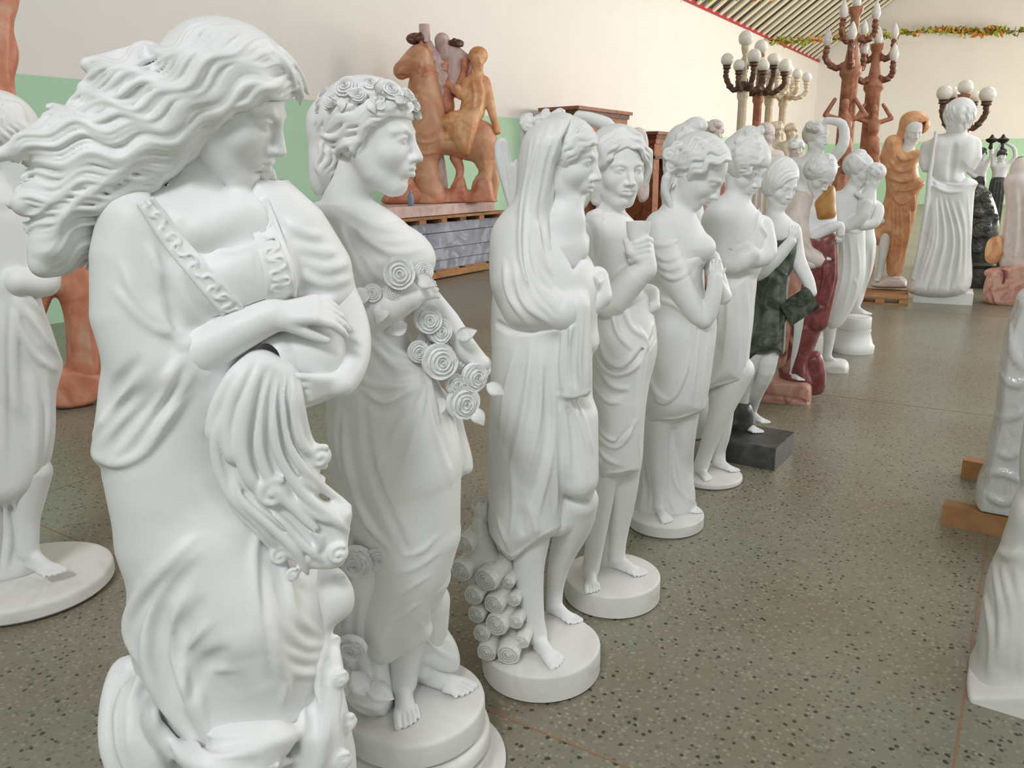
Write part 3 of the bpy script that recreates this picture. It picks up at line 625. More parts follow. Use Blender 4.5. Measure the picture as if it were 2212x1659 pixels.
    # leave the face free
    Hr.prism([(668, 204), (633, 206), (579, 212), (524, 232), (499, 248), (470, 276), (448, 302), (430, 324), (362, 402), (400, 500), (720, 500), (720, 204)], 260, -120, 12)
    Hr.freeze()
    g = [[(455, 50), (400, 80), (350, 118), (300, 108), (250, 135), (185, 142)], [(520, 58), (440, 92), (365, 150), (290, 165), (220, 190), (180, 205)], [(575, 80), (490, 115), (400, 180), (310, 225), (210, 232), (105, 240)],
         [(630, 140), (540, 140), (440, 205), (350, 265), (240, 275), (120, 275), (0, 330)], [(652, 188), (580, 180), (490, 222), (420, 275), (330, 320), (230, 340), (130, 350), (60, 365)], [(600, 208), (520, 225), (455, 270), (410, 330), (320, 365), (220, 385), (120, 420), (25, 440)],
         [(445, 285), (420, 325), (350, 375), (260, 420), (170, 455), (75, 530)], [(430, 310), (390, 350), (330, 405), (260, 450), (210, 510), (100, 590)], [(400, 345), (340, 410), (290, 440), (225, 520), (185, 585)]]
    for i in range(len(g) - 1): Hr.sheet(g[i], g[i + 1], 5, 11.0, 5, wave=11, wl=125, lift=-2.0, ph0=i * .5, ph=.5)
    Hr.freeze()
    for i in range(len(g) - 1): Hr.sheet(g[i], g[i + 1], 8, 5.5, 1.5, wave=11, wl=125, lift=2.5, ph0=i * .5, ph=.5)
    Hr.sheet([(640, 160), (600, 180), (540, 212), (470, 262)], [(655, 200), (625, 205), (580, 213), (500, 246)], 6, 6.5, 5, wave=5, wl=70, lift=3)
    Hr.sheet([(600, 100), (640, 150), (664, 205)], [(575, 90), (620, 150), (640, 222)], 5, 7, 5, lift=3)
    Hr.limb([(645, 190, 30, 9), (652, 208, 25, 6), (648, 226, 22, 3)], 6)
    Hr.limb([(566, 384, -70, 9), (584, 372, -80, 10), (590, 384, -80, 8)], 4)
    obj('hair', Hr.mesh('hair', 1), 'marble', t)
    # jug
    J = Fld(f, [(550, 640, 770, 890, 150, -80, 2.5)])
    J.ball(672, 768, 45, (78, 74, 86), 10, rot=-30); J.limb([(655, 768, 50, 62), (625, 768, 66, 44), (606, 772, 74, 40)], 22); J.limb([(606, 772, 74, 46), (602, 774, 77, 48)], 6)
    J.limb([(640, 770, 60, 16), (605, 772, 78, 31), (585, 778, 92, 35)], 3, sub=True)
    obj('jug', J.mesh('jug'), 'marble', t)
    # poured water: ribbed sheet ending in curling tips
    Wt = Fld(f, [(435, 735, 780, 1270, 210, -60, 3.2)])
    Wt.pillow([(560, 762), (610, 775), (642, 800), (650, 880), (662, 960), (690, 1015), (680, 1050), (700, 1080), (755, 1090), (752, 1140), (740, 1210), (690, 1225), (640, 1215), (600, 1180), (540, 1120), (490, 1070), (462, 1000), (452, 930), (465, 860), (500, 800)], 118, 28, 26, 10, tilt=(0.1, 0))
    Wt.ball(560, 800, 95, (40, 40, 40), 20)
    mouth = [(552, 762), (575, 768), (600, 775), (622, 785), (638, 800)]
    ends = [([(552, 762), (505, 810), (468, 880), (458, 935), (455, 925)], 11), ([(556, 765), (515, 830), (490, 910), (500, 985), (512, 975)], 11), ([(560, 765), (512, 850), (470, 930), (470, 1000), (500, 1070), (560, 1130), (598, 1180), (600, 1200)], 9),
            ([(572, 768), (535, 860), (520, 960), (545, 1040), (585, 1060)], 12), ([(590, 772), (565, 870), (560, 970), (590, 1050), (650, 1110), (690, 1170), (640, 1235)], 10), ([(605, 776), (592, 880), (600, 970), (650, 1060), (720, 1120), (750, 1150)], 10),
            ([(618, 782), (612, 870), (628, 960), (670, 1030), (755, 1095)], 10), ([(628, 790), (632, 880), (650, 960), (700, 1010)], 10), ([(640, 800), (646, 880), (668, 960), (712, 985)], 10), ([(500, 1010), (525, 1080), (590, 1140), (640, 1190), (665, 1240)], 9), ([(480, 1010), (505, 1090), (560, 1150), (590, 1190)], 7),
            ([(540, 1090), (600, 1120), (660, 1180), (700, 1215)], 8), ([(620, 1060), (680, 1110), (745, 1130)], 8), ([(640, 1010), (670, 1050), (690, 1060)], 8)]
    Wt.freeze()
    for q, r in ends: Wt.stroke(q, r * 1.25, 5, lift=8)
    for q in ([(583, 790), (552, 880), (545, 980), (570, 1040)], [(598, 795), (580, 890), (582, 980), (640, 1075)], [(612, 800), (603, 890), (615, 975), (660, 1040)], [(625, 810), (622, 890), (640, 970), (690, 1020)], [(520, 1060), (580, 1110), (640, 1160)], [(580, 1075), (650, 1130), (720, 1160)]): Wt.stroke(q, 6, 5, sub=True, lift=9)
    for x, y, r in ((467, 930, 14), (513, 975, 15), (588, 1062, 26), (690, 985, 20), (604, 1198, 17), (632, 1240, 12), (730, 1195, 18)): # scroll tips
        Wt.scroll(x, y, r * 1.15)
    for x, y, a in ((700, 1005, 20), (695, 1035, 35), (690, 1055, 30), (750, 1095, 20), (750, 1118, 20), (748, 1140, 15)): Wt.limb([(x - 26, y - 10, 118, 11), (x, y, 118, 8), (x + 4, y + 2, 118, 5)], 5)
    obj('water_stream', Wt.mesh('water_stream'), 'marble', t)
    # waves round her feet, carried down to the floor
    Wv = Fld(f, [(205, 1180, 800, 1700, 300, -230, 5), (205, 1690, 800, 2180, 330, -240, 9)])
    Wv.pillow([(300, 1430), (350, 1470), (420, 1580), (520, 1600), (600, 1500), (690, 1400), (715, 1370), (735, 1470), (745, 1500), (760, 1580), (768, 1660), (775, 2090), (760, 2140), (330, 2140), (300, 2060), (240, 1700), (228, 1580), (240, 1490)], 10, 165, 110, 30)
    Wv.pillow([(640, 1240), (700, 1225), (745, 1240), (762, 1300), (722, 1345), (715, 1400), (735, 1470), (640, 1480), (600, 1420), (660, 1340)], 30, 60, 50, 20)
    Wv.ball(720, 1290, 60, (44, 36, 52), 18); Wv.ball(700, 1450, 70, (42, 36, 80), 24)
    Wv.ball(520, 1615, 165, (110, 60, 60), 30)
    for q, r in (([(330, 1440), (268, 1440), (240, 1520), (240, 1620), (270, 1720)], 22), ([(345, 1500), (300, 1470), (268, 1530), (272, 1620), (320, 1720)], 20), ([(420, 1560), (362, 1500), (322, 1520), (312, 1590), (350, 1680), (420, 1740)], 20), ([(330, 1530), (350, 1600), (420, 1650), (500, 1660)], 14),
                 ([(360, 1540), (400, 1600), (470, 1630), (560, 1620)], 13), ([(350, 1570), (410, 1640), (520, 1670), (640, 1640)], 13), ([(560, 1610), (640, 1580), (690, 1520)], 14), ([(700, 1370), (690, 1450), (700, 1560), (690, 1659)], 15), ([(725, 1400), (728, 1480), (722, 1560), (735, 1659)], 14),
                 ([(620, 1480), (660, 1540), (660, 1640)], 14)): Wv.stroke(q, r, 16, lift=4)
    for q in ([(290, 1450), (255, 1520), (256, 1620), (290, 1700)], [(385, 1510), (335, 1510), (325, 1570), (370, 1650)], [(390, 1560), (450, 1610), (540, 1600)], [(712, 1420), (708, 1500), (712, 1600)], [(675, 1500), (676, 1600)]): Wv.stroke(q, 12, 14, sub=True, lift=4)
    for x, y, r in ((628, 1488, 27), (735, 1465, 18), (748, 1560, 22), (740, 1640, 20), (722, 1385, 14), (735, 1255, 16)):
        Wv.scroll(x, y, r * 1.1)
    for i in range(5): Wv.limb([(690, 1372 + i * 14, 60, 8), (718, 1378 + i * 14, 40, 7)], 4)
    Wv.limb([(520, 1585, 160, 26), (510, 1640, 175, 22)], 10)
    foot(Wv, f.P(548, 1575, 120), (0.2, -1, 0), 120 * f.sc)
    obj('wave_base', Wv.mesh('wave_base', 2), 'marble', t)
    b = MB().lathe([(0.205, 0), (0.21, 0.01), (0.21, 0.055), (0.20, 0.065)], 48, c=(0.03, 0, 0)); b.build('plinth', 'marble', t)
statue_water()
# ------------------------------------------------------------------ shared small pieces
def rose_mesh(seed):
    rg = random.Random(seed); v = []; f = []
    def petal(r0, h0, a0, span, flare, z0):
        b = len(v); na, nh = 7, 4
        for j in range(nh + 1):
            t_ = j / nh
            for i in range(na + 1):
                a = a0 + span * (i / na - .5); w = 1 - .25 * abs(2 * i / na - 1) ** 2; r = r0 * (0.45 + 0.55 * math.sin(min(1, t_ * 1.15) * 1.57)) + flare * max(0, t_ - .7) * 2.2 * w
                z = z0 + h0 * t_ * w - flare * max(0, t_ - .75) * 1.6; v.append((r * math.cos(a), r * math.sin(a), z))
        for j in range(nh):
            for i in range(na): q = b + j * (na + 1) + i; f.append((q, q + 1, q + na + 2, q + na + 1))
    for ring, (r0, h0, n, fl) in enumerate(((.10, .62, 2, .0), (.24, .60, 3, .03), (.42, .55, 4, .06), (.62, .46, 5, .10), (.82, .34, 6, .16))):
        o = rg.random() * 6
        for i in range(n): petal(r0 * rg.uniform(.92, 1.08), h0 * rg.uniform(.9, 1.05), o + 6.283 * i / n, 6.283 / n * 1.45, fl, 0.0)
    b = len(v); n = 20
    for j, (r, z) in enumerate(((.95, -.30), (.86, .05), (.60, .24), (.30, .36), (.02, .40))):
        for i in range(n): v.append((r * math.cos(6.283 * i / n), r * math.sin(6.283 * i / n), z))
    for j in range(4):
        for i in range(n): f.append((b + j * n + i, b + j * n + (i + 1) % n, b + (j + 1) * n + (i + 1) % n, b + (j + 1) * n + i))
    me = mesh_from('rose', v, f); me.materials.append(MAT['marble']); return me
ROSES = [rose_mesh(i) for i in range(3)]
def rose(parent, p, r, normal, k=0, name='rose'):
    q = Vector(tuple(normal)).to_track_quat('Z', 'Y'); o = obj(name, ROSES[k % 3], None, parent, loc=tuple(p)); o.rotation_mode = 'QUATERNION'; o.rotation_quaternion = q @ Matrix.Rotation(k * 1.3, 3, 'Z').to_quaternion(); o.scale = (r, r, r * .8); return o
def leaf_mesh():
    v = []; f = []; n = 8
    for j in (0, 1):
        for i in range(n + 1):
            t_ = i / n; w = .34 * math.sin(math.pi * t_ ** .8) + .004; b = .16 * math.sin(math.pi * t_)
            for s_, zz in ((-1, .05), (-.5, .07 + .02), (0, 0), (.5, .09), (1, .05)): v.append((t_, s_ * w, b + zz * w * 2 - .06 * j))
    for j in (0, 1):
        for i in range(n):
            for q in range(4): a = j * (n + 1) * 5 + i * 5 + q; f.append((a, a + 1, a + 6, a + 5) if j == 0 else (a + 5, a + 6, a + 1, a))
    o = (n + 1) * 5
    for i in range(n):
        for q in (0, 4): a = i * 5 + q; f.append((a, a + 5, a + 5 + o, a + o))
    me = mesh_from('leaf', v, f); me.materials.append(MAT['marble']); return me
LEAF = leaf_mesh()
def leaf(parent, p, L, direc, normal):
    x = Vector(tuple(direc)).normalized(); z = Vector(tuple(normal)); z = (z - x * z.dot(x)).normalized(); y = z.cross(x)
    o = obj('leaf', LEAF, None, parent); o.matrix_local = Matrix.Translation(Vector(tuple(p))) @ Matrix((x, y, z)).transposed().to_4x4() @ Matrix.Diagonal((L, L, L, 1)); return o
def disc_base(parent, r, z0, z1, c=(0, 0), mat='marble', bev=0.012, n=72, name='base', sy=1.0, wob=0.0, dish=0.0):
    fl = (lambda a, z: wob * (math.sin(3 * a + 1) + .6 * math.sin(5 * a))) if wob else None
    pr = [(r * .02, z0), (r - bev, z0), (r, z0 + bev * .8), (r, z1 - bev)] + [(r - bev * (1 - math.cos(q)), z1 - bev + bev * math.sin(q)) for q in (0.5, 1.0, 1.57)] + [(r * .5, z1 - dish), (r * .02, z1 - dish)]
    return MB().lathe(pr, n, c=(c[0], c[1], 0), sy=sy, flute=fl).build(name, mat, parent)
# ------------------------------------------------------------------ second statue: woman with a wreath and garland of roses
def statue_roses():
    f = Fig(880, 900, 1.68); t = f.thing('rose_garland_statue', 'white marble woman with rose wreath and hanging rose garland on a stepped round plinth', 'statue')
    B = Fld(f, [(660, 160, 930, 500, 150, -150, 2.3), (640, 430, 1060, 800, 190, -170, 3.6), (780, 1180, 1090, 1600, 260, -200, 2.9), (760, 690, 960, 1230, 90, -90, 8)])
    B.limb([(800, 600, -10, 50), (850, 900, 0, 50), (900, 1250, 10, 50)], 10)
    Bh = yawpitch(72, 4, 4); H = 212 * f.sc; c = f.P(803, 300, 0); head(B, c, Bh, H)
    B.limb([(765, 365, -5, 42), (748, 430, -8, 46), (752, 480, -15, 78)], 20)
    B.pillow([(650, 470), (700, 440), (780, 430), (850, 460), (910, 520), (920, 580), (880, 640), (720, 640), (665, 560)], -5, 78, 70, 22)
    # near forearm folded across, hand holding a rose
    B.limb([(690, 600, 40, 50), (770, 690, 70, 42), (840, 660, 92, 36), (880, 640, 96, 30)], 14)
    w = f.P(868, 650, 96); hand(B, w, f.P(930, 618, 90) - w, np.array([-0.1, -0.95, 0.3]), 98 * f.sc, curl=(30, 38, 30), spread=9, thumb=(0.7, 0.5, 0.4), side=-1, k=0.006)
    # far forearm under the garland
    B.limb([(905, 640, -20, 38), (960, 700, 0, 34), (1000, 750, 8, 28), (1035, 785, 12, 22)], 12)
    # lower legs and feet
    zb = float(f.P(905, 1500, 0)[2]) - .005
    leg(B, f, [(900, 1240, 20, 76), (882, 1340, 26, 52), (872, 1430, 34, 38)], 868, 1470, (0.1, -1, 0), 140, zb, -1, 12)
    leg(B, f, [(920, 1300, -20, 56), (924, 1370, -20, 46), (920, 1410, -20, 38)], 918, 1436, (0.85, -0.55, 0), 150, zb, 1, 12)
    obj('figure', B.mesh('figure'), 'marble', t)
    D = Fld(f, [(630, 400, 1060, 860, 170, -170, 3.6), (660, 845, 1060, 1500, 200, -180, 4.2)])
    D.pillow([(648, 480), (700, 432), (770, 430), (850, 470), (905, 520), (928, 560), (905, 600), (880, 690), (900, 790), (900, 860), (720, 860), (735, 760), (700, 660), (655, 560)], -8, 88, 80, 24)
    D.ball(850, 560, 35, (80, 55, 62), 40); D.ball(760, 575, 62, (62, 38, 60), 36)
    D.pillow([(725, 800), (760, 770), (900, 770), (940, 860), (985, 950), (985, 1030), (975, 1180), (960, 1240), (905, 1290), (890, 1340), (830, 1400), (760, 1350), (780, 1200), (740, 1050), (715, 900)], 0, 105, 100, 28)
    D.limb([(840, 850, 10, 105), (880, 1010, 30, 112), (915, 1150, 40, 80), (885, 1280, 40, 62), (868, 1360, 36, 52)], 30, 0.9)
    D.limb([(790, 830, 0, 70), (770, 1000, 0, 60), (820, 1160, 10, 56), (880, 1300, 0, 50)], 30)
    # fabric falling on the far side and the train behind
    D.pillow([(920, 820), (985, 870), (1005, 930), (1022, 1010), (990, 1030), (985, 1060), (960, 1040), (935, 940)], -8, 30, 28, 10)
    D.pillow([(705, 890), (740, 870), (765, 1000), (770, 1100), (740, 1130), (720, 1000)], -30, 40, 36, 14)
    D.pillow([(900, 1300), (940, 1330), (985, 1390), (990, 1440), (940, 1440), (890, 1400)], -40, 40, 36, 14)
    D.prism([(640, 420), (688, 432), (740, 452), (800, 490), (880, 470), (880, 380), (640, 380)], 240, 0, 6)
    for q, r in (([(655, 470), (720, 470), (800, 520), (905, 520)], 8), ([(660, 455), (730, 452), (810, 490), (880, 505)], 7), ([(670, 442), (740, 440), (800, 468)], 6), ([(760, 500), (840, 545), (915, 540)], 6), ([(700, 480), (725, 560), (760, 640)], 6), ([(730, 480), (765, 560), (800, 620)], 6), ([(715, 560), (735, 640), (770, 700)], 6), ([(780, 520), (800, 580), (850, 620)], 5),
                 ([(760, 790), (800, 830), (870, 830), (915, 805)], 9), ([(770, 830), (820, 868), (880, 850), (918, 812)], 8), ([(790, 730), (850, 790), (910, 800)], 7), ([(800, 700), (840, 750), (900, 780)], 5), ([(920, 815), (870, 900), (840, 960)], 6), ([(922, 815), (900, 920), (850, 1050)], 6), ([(925, 815), (950, 930), (975, 1060)], 7), ([(935, 820), (975, 900), (1000, 1020)], 6),
                 ([(928, 815), (935, 900), (960, 1020)], 6), ([(745, 880), (750, 1000), (790, 1120), (850, 1190)], 10), ([(735, 860), (728, 960), (760, 1080)], 8), ([(830, 970), (810, 1020), (805, 1050)], 5), ([(870, 1200), (910, 1190), (950, 1150)], 4), ([(850, 1240), (900, 1225), (950, 1190)], 4), ([(850, 1290), (885, 1270), (930, 1240)], 4), ([(835, 1345), (870, 1330), (905, 1300)], 4), ([(905, 1310), (935, 1360), (985, 1400)], 5), ([(900, 1330), (930, 1390), (985, 1430)], 5)): D.stroke(q, r, 8, lift=2)
    for q in ([(785, 870), (800, 1000), (850, 1130), (880, 1190)], [(745, 475), (780, 530), (830, 560)], [(775, 850), (830, 885), (890, 850)], [(930, 830), (955, 930), (975, 1000)], [(800, 760), (850, 815), (900, 815)]): D.stroke(q, 6, 12, sub=True, lift=2)
    D.limb([(828, 1385, 36, 50), (905, 1360, 36, 30)], 10, sub=False)
    obj('dress', D.mesh('dress', 1), 'marble', t)
    # hair
    Hr = Fld(f, [(655, 150, 930, 450, 140, -150, 2.5)])
    Hr.ell(c + Bh @ (np.array([0, -0.06, 0.165]) * H), np.array([.375, .45, .385]) * H, Bh, 0.01)
    Hr.ball(700, 270, -5, (34, 44, 44), 20); Hr.limb([(705, 300, 0, 34), (700, 350, 0, 30), (690, 395, 0, 18), (688, 415, 0, 8)], 14, n=4)
    Hr.ball(765, 315, 45, (26, 20, 26), 12)
    Hr.prism([(890, 258), (840, 252), (808, 268), (795, 285), (778, 310), (770, 330), (745, 345), (730, 400), (760, 440), (940, 440), (940, 258)], 240, -110, 8)
    Hr.freeze()
    Hr.sheet([(880, 235), (820, 235), (760, 270), (710, 300), (690, 290)], [(850, 255), (800, 268), (770, 305), (735, 325), (695, 320)], 8, 5.5, 4, wave=5, wl=60, lift=2)
    Hr.sheet([(870, 205), (800, 190), (740, 215), (690, 255)], [(880, 230), (815, 232), (755, 262), (690, 285)], 8, 6, 4, wave=5, wl=70, lift=2)
    Hr.sheet([(780, 175), (730, 190), (695, 225), (680, 270)], [(830, 180), (770, 205), (720, 245), (690, 300)], 6, 6, 4, wave=4, wl=70, lift=2)
    Hr.sheet([(705, 300), (690, 340), (690, 400)], [(735, 325), (725, 360), (695, 410)], 6, 5, 4, wave=4, wl=50, lift=2)
    Hr.sheet([(795, 285), (770, 305), (765, 325)], [(778, 310), (760, 320), (770, 335)], 3, 5, 3, lift=3)
    obj('hair', Hr.mesh('hair', 1), 'marble', t)
    # wreath roses, rose in the hand, garland roses, roses and leaves by the feet
    cam_l = f.o
    def put(L):
        for i, (x, y, d, r) in enumerate(L):
            p = f.P(x, y, d); rose(t, p, r * f.sc, nrm(cam_l - p) * .7 + np.array([(x - 850) / 400., 0, (600 - y) / 1500.]), i)
    def wr(L):
        for i, (x, y, d, r) in enumerate(L):
            p = f.P(x, y, d); rose(t, p, r * f.sc, nrm(p - c) + nrm(cam_l - p) * .35, i)
    wr([(748, 190, 58, 25), (800, 185, 55, 22), (842, 198, 52, 26), (715, 222, 52, 18), (770, 180, 10, 22), (820, 178, 0, 20), (880, 205, 32, 16), (895, 226, 22, 15), (902, 246, 10, 12), (690, 230, 30, 16), (700, 205, 0, 18), (890, 215, -25, 16), (775, 205, 78, 16), (815, 212, 75, 15), (865, 222, 55, 14)])
    for i in range(11):
        a = i / 10; p = f.P(700 + 190 * a, 222 - 20 * math.sin(a * 3.1) + (i % 2) * 16, 60 + 20 * math.sin(a * 3.1)); leaf(t, p, 26 * f.sc, (math.cos(i * 2.3), -.2, math.sin(i * 2.3)), nrm(cam_l - p))
    put([(862, 590, 128, 33), (915, 588, 110, 20), (805, 632, 118, 18), (850, 630, 122, 17)])
    put([(925, 690, 70, 30), (950, 715, 60, 28), (950, 780, 75, 38), (905, 760, 70, 24), (1025, 815, 40, 32), (1000, 870, 55, 38), (985, 830, 55, 24), (1045, 800, 20, 18), (930, 740, 40, 30), (965, 745, 20, 34), (1005, 800, 10, 36), (1040, 790, 0, 24), (975, 800, 40, 26)])
    put([(860, 1150, 70, 36), (770, 1215, 80, 40), (820, 1205, 82, 30), (735, 1245, 60, 30), (760, 1400, 110, 34), (722, 1400, 90, 22), (820, 1165, 60, 24), (785, 1170, 50, 26)])
    for i, (x, y, d, a) in enumerate(((800, 630, 118, 200), (830, 650, 116, 250), (895, 600, 112, -20), (880, 700, 78, 200), (905, 800, 70, 230), (985, 730, 50, 20), (1050, 830, 30, -30), (1020, 880, 45, -60), (960, 860, 50, 230), (830, 1130, 70, 150), (740, 1200, 70, 200), (760, 1450, 100, -60), (790, 1480, 104, -30), (735, 1440, 90, -80), (870, 1190, 70, -60), (720, 1290, 60, -100))):
        p = f.P(x, y, d); leaf(t, p, (46 if i < 9 else 70) * f.sc, (math.cos(math.radians(a)), -.15, math.sin(math.radians(a))), nrm(cam_l - p))
    # carved support post behind the leg, base disc and two-step plinth
    S = Fld(f, [(690, 1120, 900, 1560, 130, -140, 4.5)])
    S.pillow([(735, 1170), (850, 1140), (880, 1180), (850, 1300), (840, 1420), (845, 1530), (740, 1500), (715, 1400), (725, 1280)], 12, 66, 60, 20)
    for q in ([(770, 1290), (760, 1360), (770, 1480)], [(800, 1270), (795, 1360), (810, 1500)], [(735, 1290), (735, 1360)], [(825, 1260), (820, 1400)]): S.stroke(q, 6, 8, sub=True)
    for i in range(4): S.stroke([(735 + i * 4, 1460 + i * 14), (775, 1490 + i * 14), (820, 1500 + i * 16)], 6, 8, lift=2)
    obj('support_post', S.mesh('support_post', 1), 'marble', t)
    zb = zb + .005; u0 = f.P(892, 1500, 0)[0]
    disc_base(t, 0.172, zb - 0.075, zb - 0.005, (u0, 0), 'marble_grey')
    disc_base(t, 0.183, zb - 0.13, zb - 0.077, (u0, 0), 'marble_grey', name='plinth_step', bev=.02)
    z1 = zb - 0.132; pr = [(0.215, 0), (0.22, .01), (0.22, z1 * .25)] + [(0.22 - 0.035 * math.sin(q * 1.57), z1 * (.25 + .75 * (1 - math.cos(q * 1.57)))) for q in (.2, .4, .6, .8, 1)] + [(0.02, z1)]
    MB().lathe(pr, 72, c=(u0, 0, 0)).build('plinth', 'marble_grey', t)
statue_roses()
def log_mesh():
    m = MB(); pr = [(0.02, -1.0), (.9, -1.0), (1, -.94), (1.03, -.4), (.98, .2), (1.0, .92), (.94, 1.0)]
    for r in (.78, .74, .56, .52, .34, .30, .14): pr.append((r, 1.0 if r in (.78, .56, .34, .14) else .965)); 
    pr = pr[:7] + [(.80, 1.0), (.76, .93), (.70, 1.0), (.56, 1.0), (.52, .93), (.46, 1.0), (.32, 1.0), (.28, .93), (.22, 1.0), (.02, 1.0)]
    m.lathe(pr, 20, flute=lambda a, z: .05 * math.sin(3 * a + 2 * z) + .03 * math.sin(7 * a)); me = mesh_from('log', m.v, m.f); autosmooth(me, .9); return me
LOGM = log_mesh(); LOGM.materials.append(MAT['marble_grey'])
# ------------------------------------------------------------------ third statue: hooded woman with a stack of logs
def statue_hood():
    f = Fig(1170, 900, 2.05); t = f.thing('hooded_woman_statue', 'white marble woman in a long hood beside a stack of cut logs', 'statue')
    B = Fld(f, [(1160, 270, 1310, 500, 110, -110, 1.9), (1080, 1080, 1310, 1480, 170, -150, 2.3), (1180, 470, 1320, 720, 120, -110, 2.8), (1120, 690, 1290, 1120, 60, -60, 8)])
    B.limb([(1220, 540, -15, 40), (1180, 900, 0, 36), (1200, 1120, 0, 40)], 10); B.limb([(1160, 1130, 5, 30), (1240, 1080, 0, 30)], 6)
    Bh = yawpitch(70, 10); H = 180 * f.sc; c = f.P(1213, 341, 0); head(B, c, Bh, H, ears=False)
    B.limb([(1190, 400, -5, 36), (1195, 460, -5, 42), (1200, 520, -10, 70)], 14); B.ball(1235, 540, 30, (32, 22, 34), 20); B.ball(1222, 480, 25, (40, 30, 50), 20)
    B.limb([(1290, 600, -10, 24), (1296, 640, 0, 26), (1265, 665, 20, 24)], 10)
    w = f.P(1288, 640, 8); hand(B, w, (0.15, -0.3, 1.0), (0.9, -0.4, 0), 70 * f.sc, curl=(25, 40, 30), side=1, k=.005)
    z1 = float(f.P(1170, 1385, 0)[2]); leg(B, f, [(1150, 1150, 16, 42), (1142, 1230, 16, 35), (1152, 1330, 18, 25)], 1160, 1370, (0.55, -0.85, 0), 112, z1, -1)
    leg(B, f, [(1250, 1080, 0, 44), (1240, 1130, 0, 42), (1210, 1210, -6, 28), (1200, 1265, -2, 21)], 1197, 1303, (0.75, -0.65, 0), 92, z1)
    m = B.mesh('figure'); obj('figure', m, 'marble', t)
    D = Fld(f, [(1045, 440, 1330, 740, 140, -140, 2.7), (1035, 720, 1320, 1230, 150, -140, 3.2)])
    D.pillow([(1100, 470), (1160, 460), (1260, 540), (1290, 600), (1290, 690), (1275, 760), (1080, 760), (1066, 600), (1075, 520)], -5, 95, 85, 20)
    D.limb([(1135, 540, 20, 52), (1145, 640, 44, 52), (1200, 680, 70, 38), (1240, 660, 78, 26)], 20)
    D.pillow([(1075, 690), (1150, 700), (1265, 690), (1280, 860), (1285, 1060), (1235, 1062), (1215, 1040), (1215, 1130), (1160, 1162), (1105, 1200), (1060, 1150), (1056, 1120), (1068, 1060), (1062, 900)], -5, 92, 80, 15)
    D.limb([(1165, 760, 10, 92), (1150, 950, 16, 92), (1130, 1100, 16, 78)], 20, .95)
    D.limb([(1245, 900, 30, 46), (1248, 1030, 40, 44)], 18)
    # hanging shawl ends
    D.pillow([(1238, 640), (1272, 648), (1276, 700), (1278, 840), (1245, 856), (1208, 855), (1205, 780), (1215, 690)], 82, 26, 22, 8)
    for q, r in (([(1222, 690), (1214, 780), (1216, 846)], 6), ([(1240, 660), (1228, 760), (1232, 848)], 6), ([(1258, 660), (1250, 770), (1254, 850)], 6), ([(1268, 670), (1270, 770), (1272, 840)], 5), ([(1207, 852), (1240, 856), (1276, 842)], 4),
                 ([(1225, 860), (1250, 940), (1262, 1000), (1268, 1060)], 5), ([(1215, 860), (1225, 950), (1230, 1050)], 6), ([(1245, 860), (1268, 930), (1280, 980)], 4), ([(1120, 740), (1090, 850), (1080, 960)], 5), ([(1150, 730), (1130, 900), (1090, 1060)], 6), ([(1170, 750), (1165, 900), (1120, 1090)], 6), ([(1195, 780), (1195, 950), (1160, 1120)], 6), ([(1208, 870), (1205, 1000), (1200, 1110)], 7), ([(1105, 1000), (1110, 1100), (1098, 1190)], 6), ([(1075, 1120), (1085, 1150), (1105, 1198)], 6), ([(1060, 1150), (1105, 1198), (1160, 1160), (1215, 1130)], 4), ([(1140, 1080), (1155, 1130), (1160, 1160)], 6)): D.stroke(q, r, 7, lift=2)
    for q in ([(1220, 700), (1222, 780), (1224, 840)], [(1248, 690), (1240, 780), (1243, 840)], [(1135, 760), (1110, 900), (1090, 1000)], [(1180, 800), (1180, 950), (1145, 1090)], [(1210, 900), (1212, 1000), (1210, 1090)], [(1070, 1130), (1078, 1160), (1090, 1180)], [(1125, 1100), (1130, 1160)]): D.stroke(q, 6, 9, sub=True, lift=2)
    D.stroke([(1075, 700), (1110, 714), (1180, 708), (1235, 695)], 6, 8, sub=True, taper=False)
    D.prism([(1205, 440), (1250, 440), (1265, 560), (1240, 590), (1215, 540)], 180, 30, 6)
    obj('dress', D.mesh('dress', 1), 'marble', t)
    V = Fld(f, [(1050, 235, 1330, 730, 130, -140, 2.6)])
    V.pillow([(1196, 246), (1238, 248), (1275, 275), (1262, 320), (1230, 360), (1200, 440), (1196, 520), (1230, 610), (1268, 640), (1230, 690), (1150, 712), (1098, 712), (1076, 680), (1064, 560), (1086, 480), (1112, 420), (1120, 340), (1140, 282)], -6, 96, 72, 10)
    V.limb([(1130, 520, 22, 66), (1132, 600, 46, 68), (1150, 650, 60, 62), (1215, 672, 76, 42)], 24)
    V.prism([(1242, 240), (1213, 300), (1196, 369), (1188, 440), (1188, 500), (1215, 570), (1262, 630), (1330, 640), (1330, 240)], 200, -95, 5)
    V.ell(c + Bh @ (np.array([0, .08, .06]) * H), np.array([.34, .42, .36]) * H, Bh, .006, True)
    V.freeze()
    for q, r in (([(1240, 254), (1214, 302), (1198, 370), (1190, 440), (1190, 500), (1218, 575), (1264, 634)], 5), ([(1215, 262), (1192, 330), (1172, 420), (1166, 520), (1190, 590), (1250, 640)], 6), ([(1190, 268), (1170, 340), (1150, 430), (1146, 540), (1180, 620), (1230, 660)], 6), ([(1165, 290), (1150, 360), (1130, 440), (1128, 560), (1160, 640), (1215, 690)], 7), ([(1150, 300), (1135, 400), (1118, 470)], 5), ([(1205, 480), (1225, 560), (1265, 620)], 5), ([(1175, 480), (1195, 560), (1258, 632)], 5), ([(1110, 560), (1130, 650), (1190, 700)], 6), ([(1090, 560), (1100, 640), (1150, 705)], 6)): V.stroke(q, r, 7, lift=3)
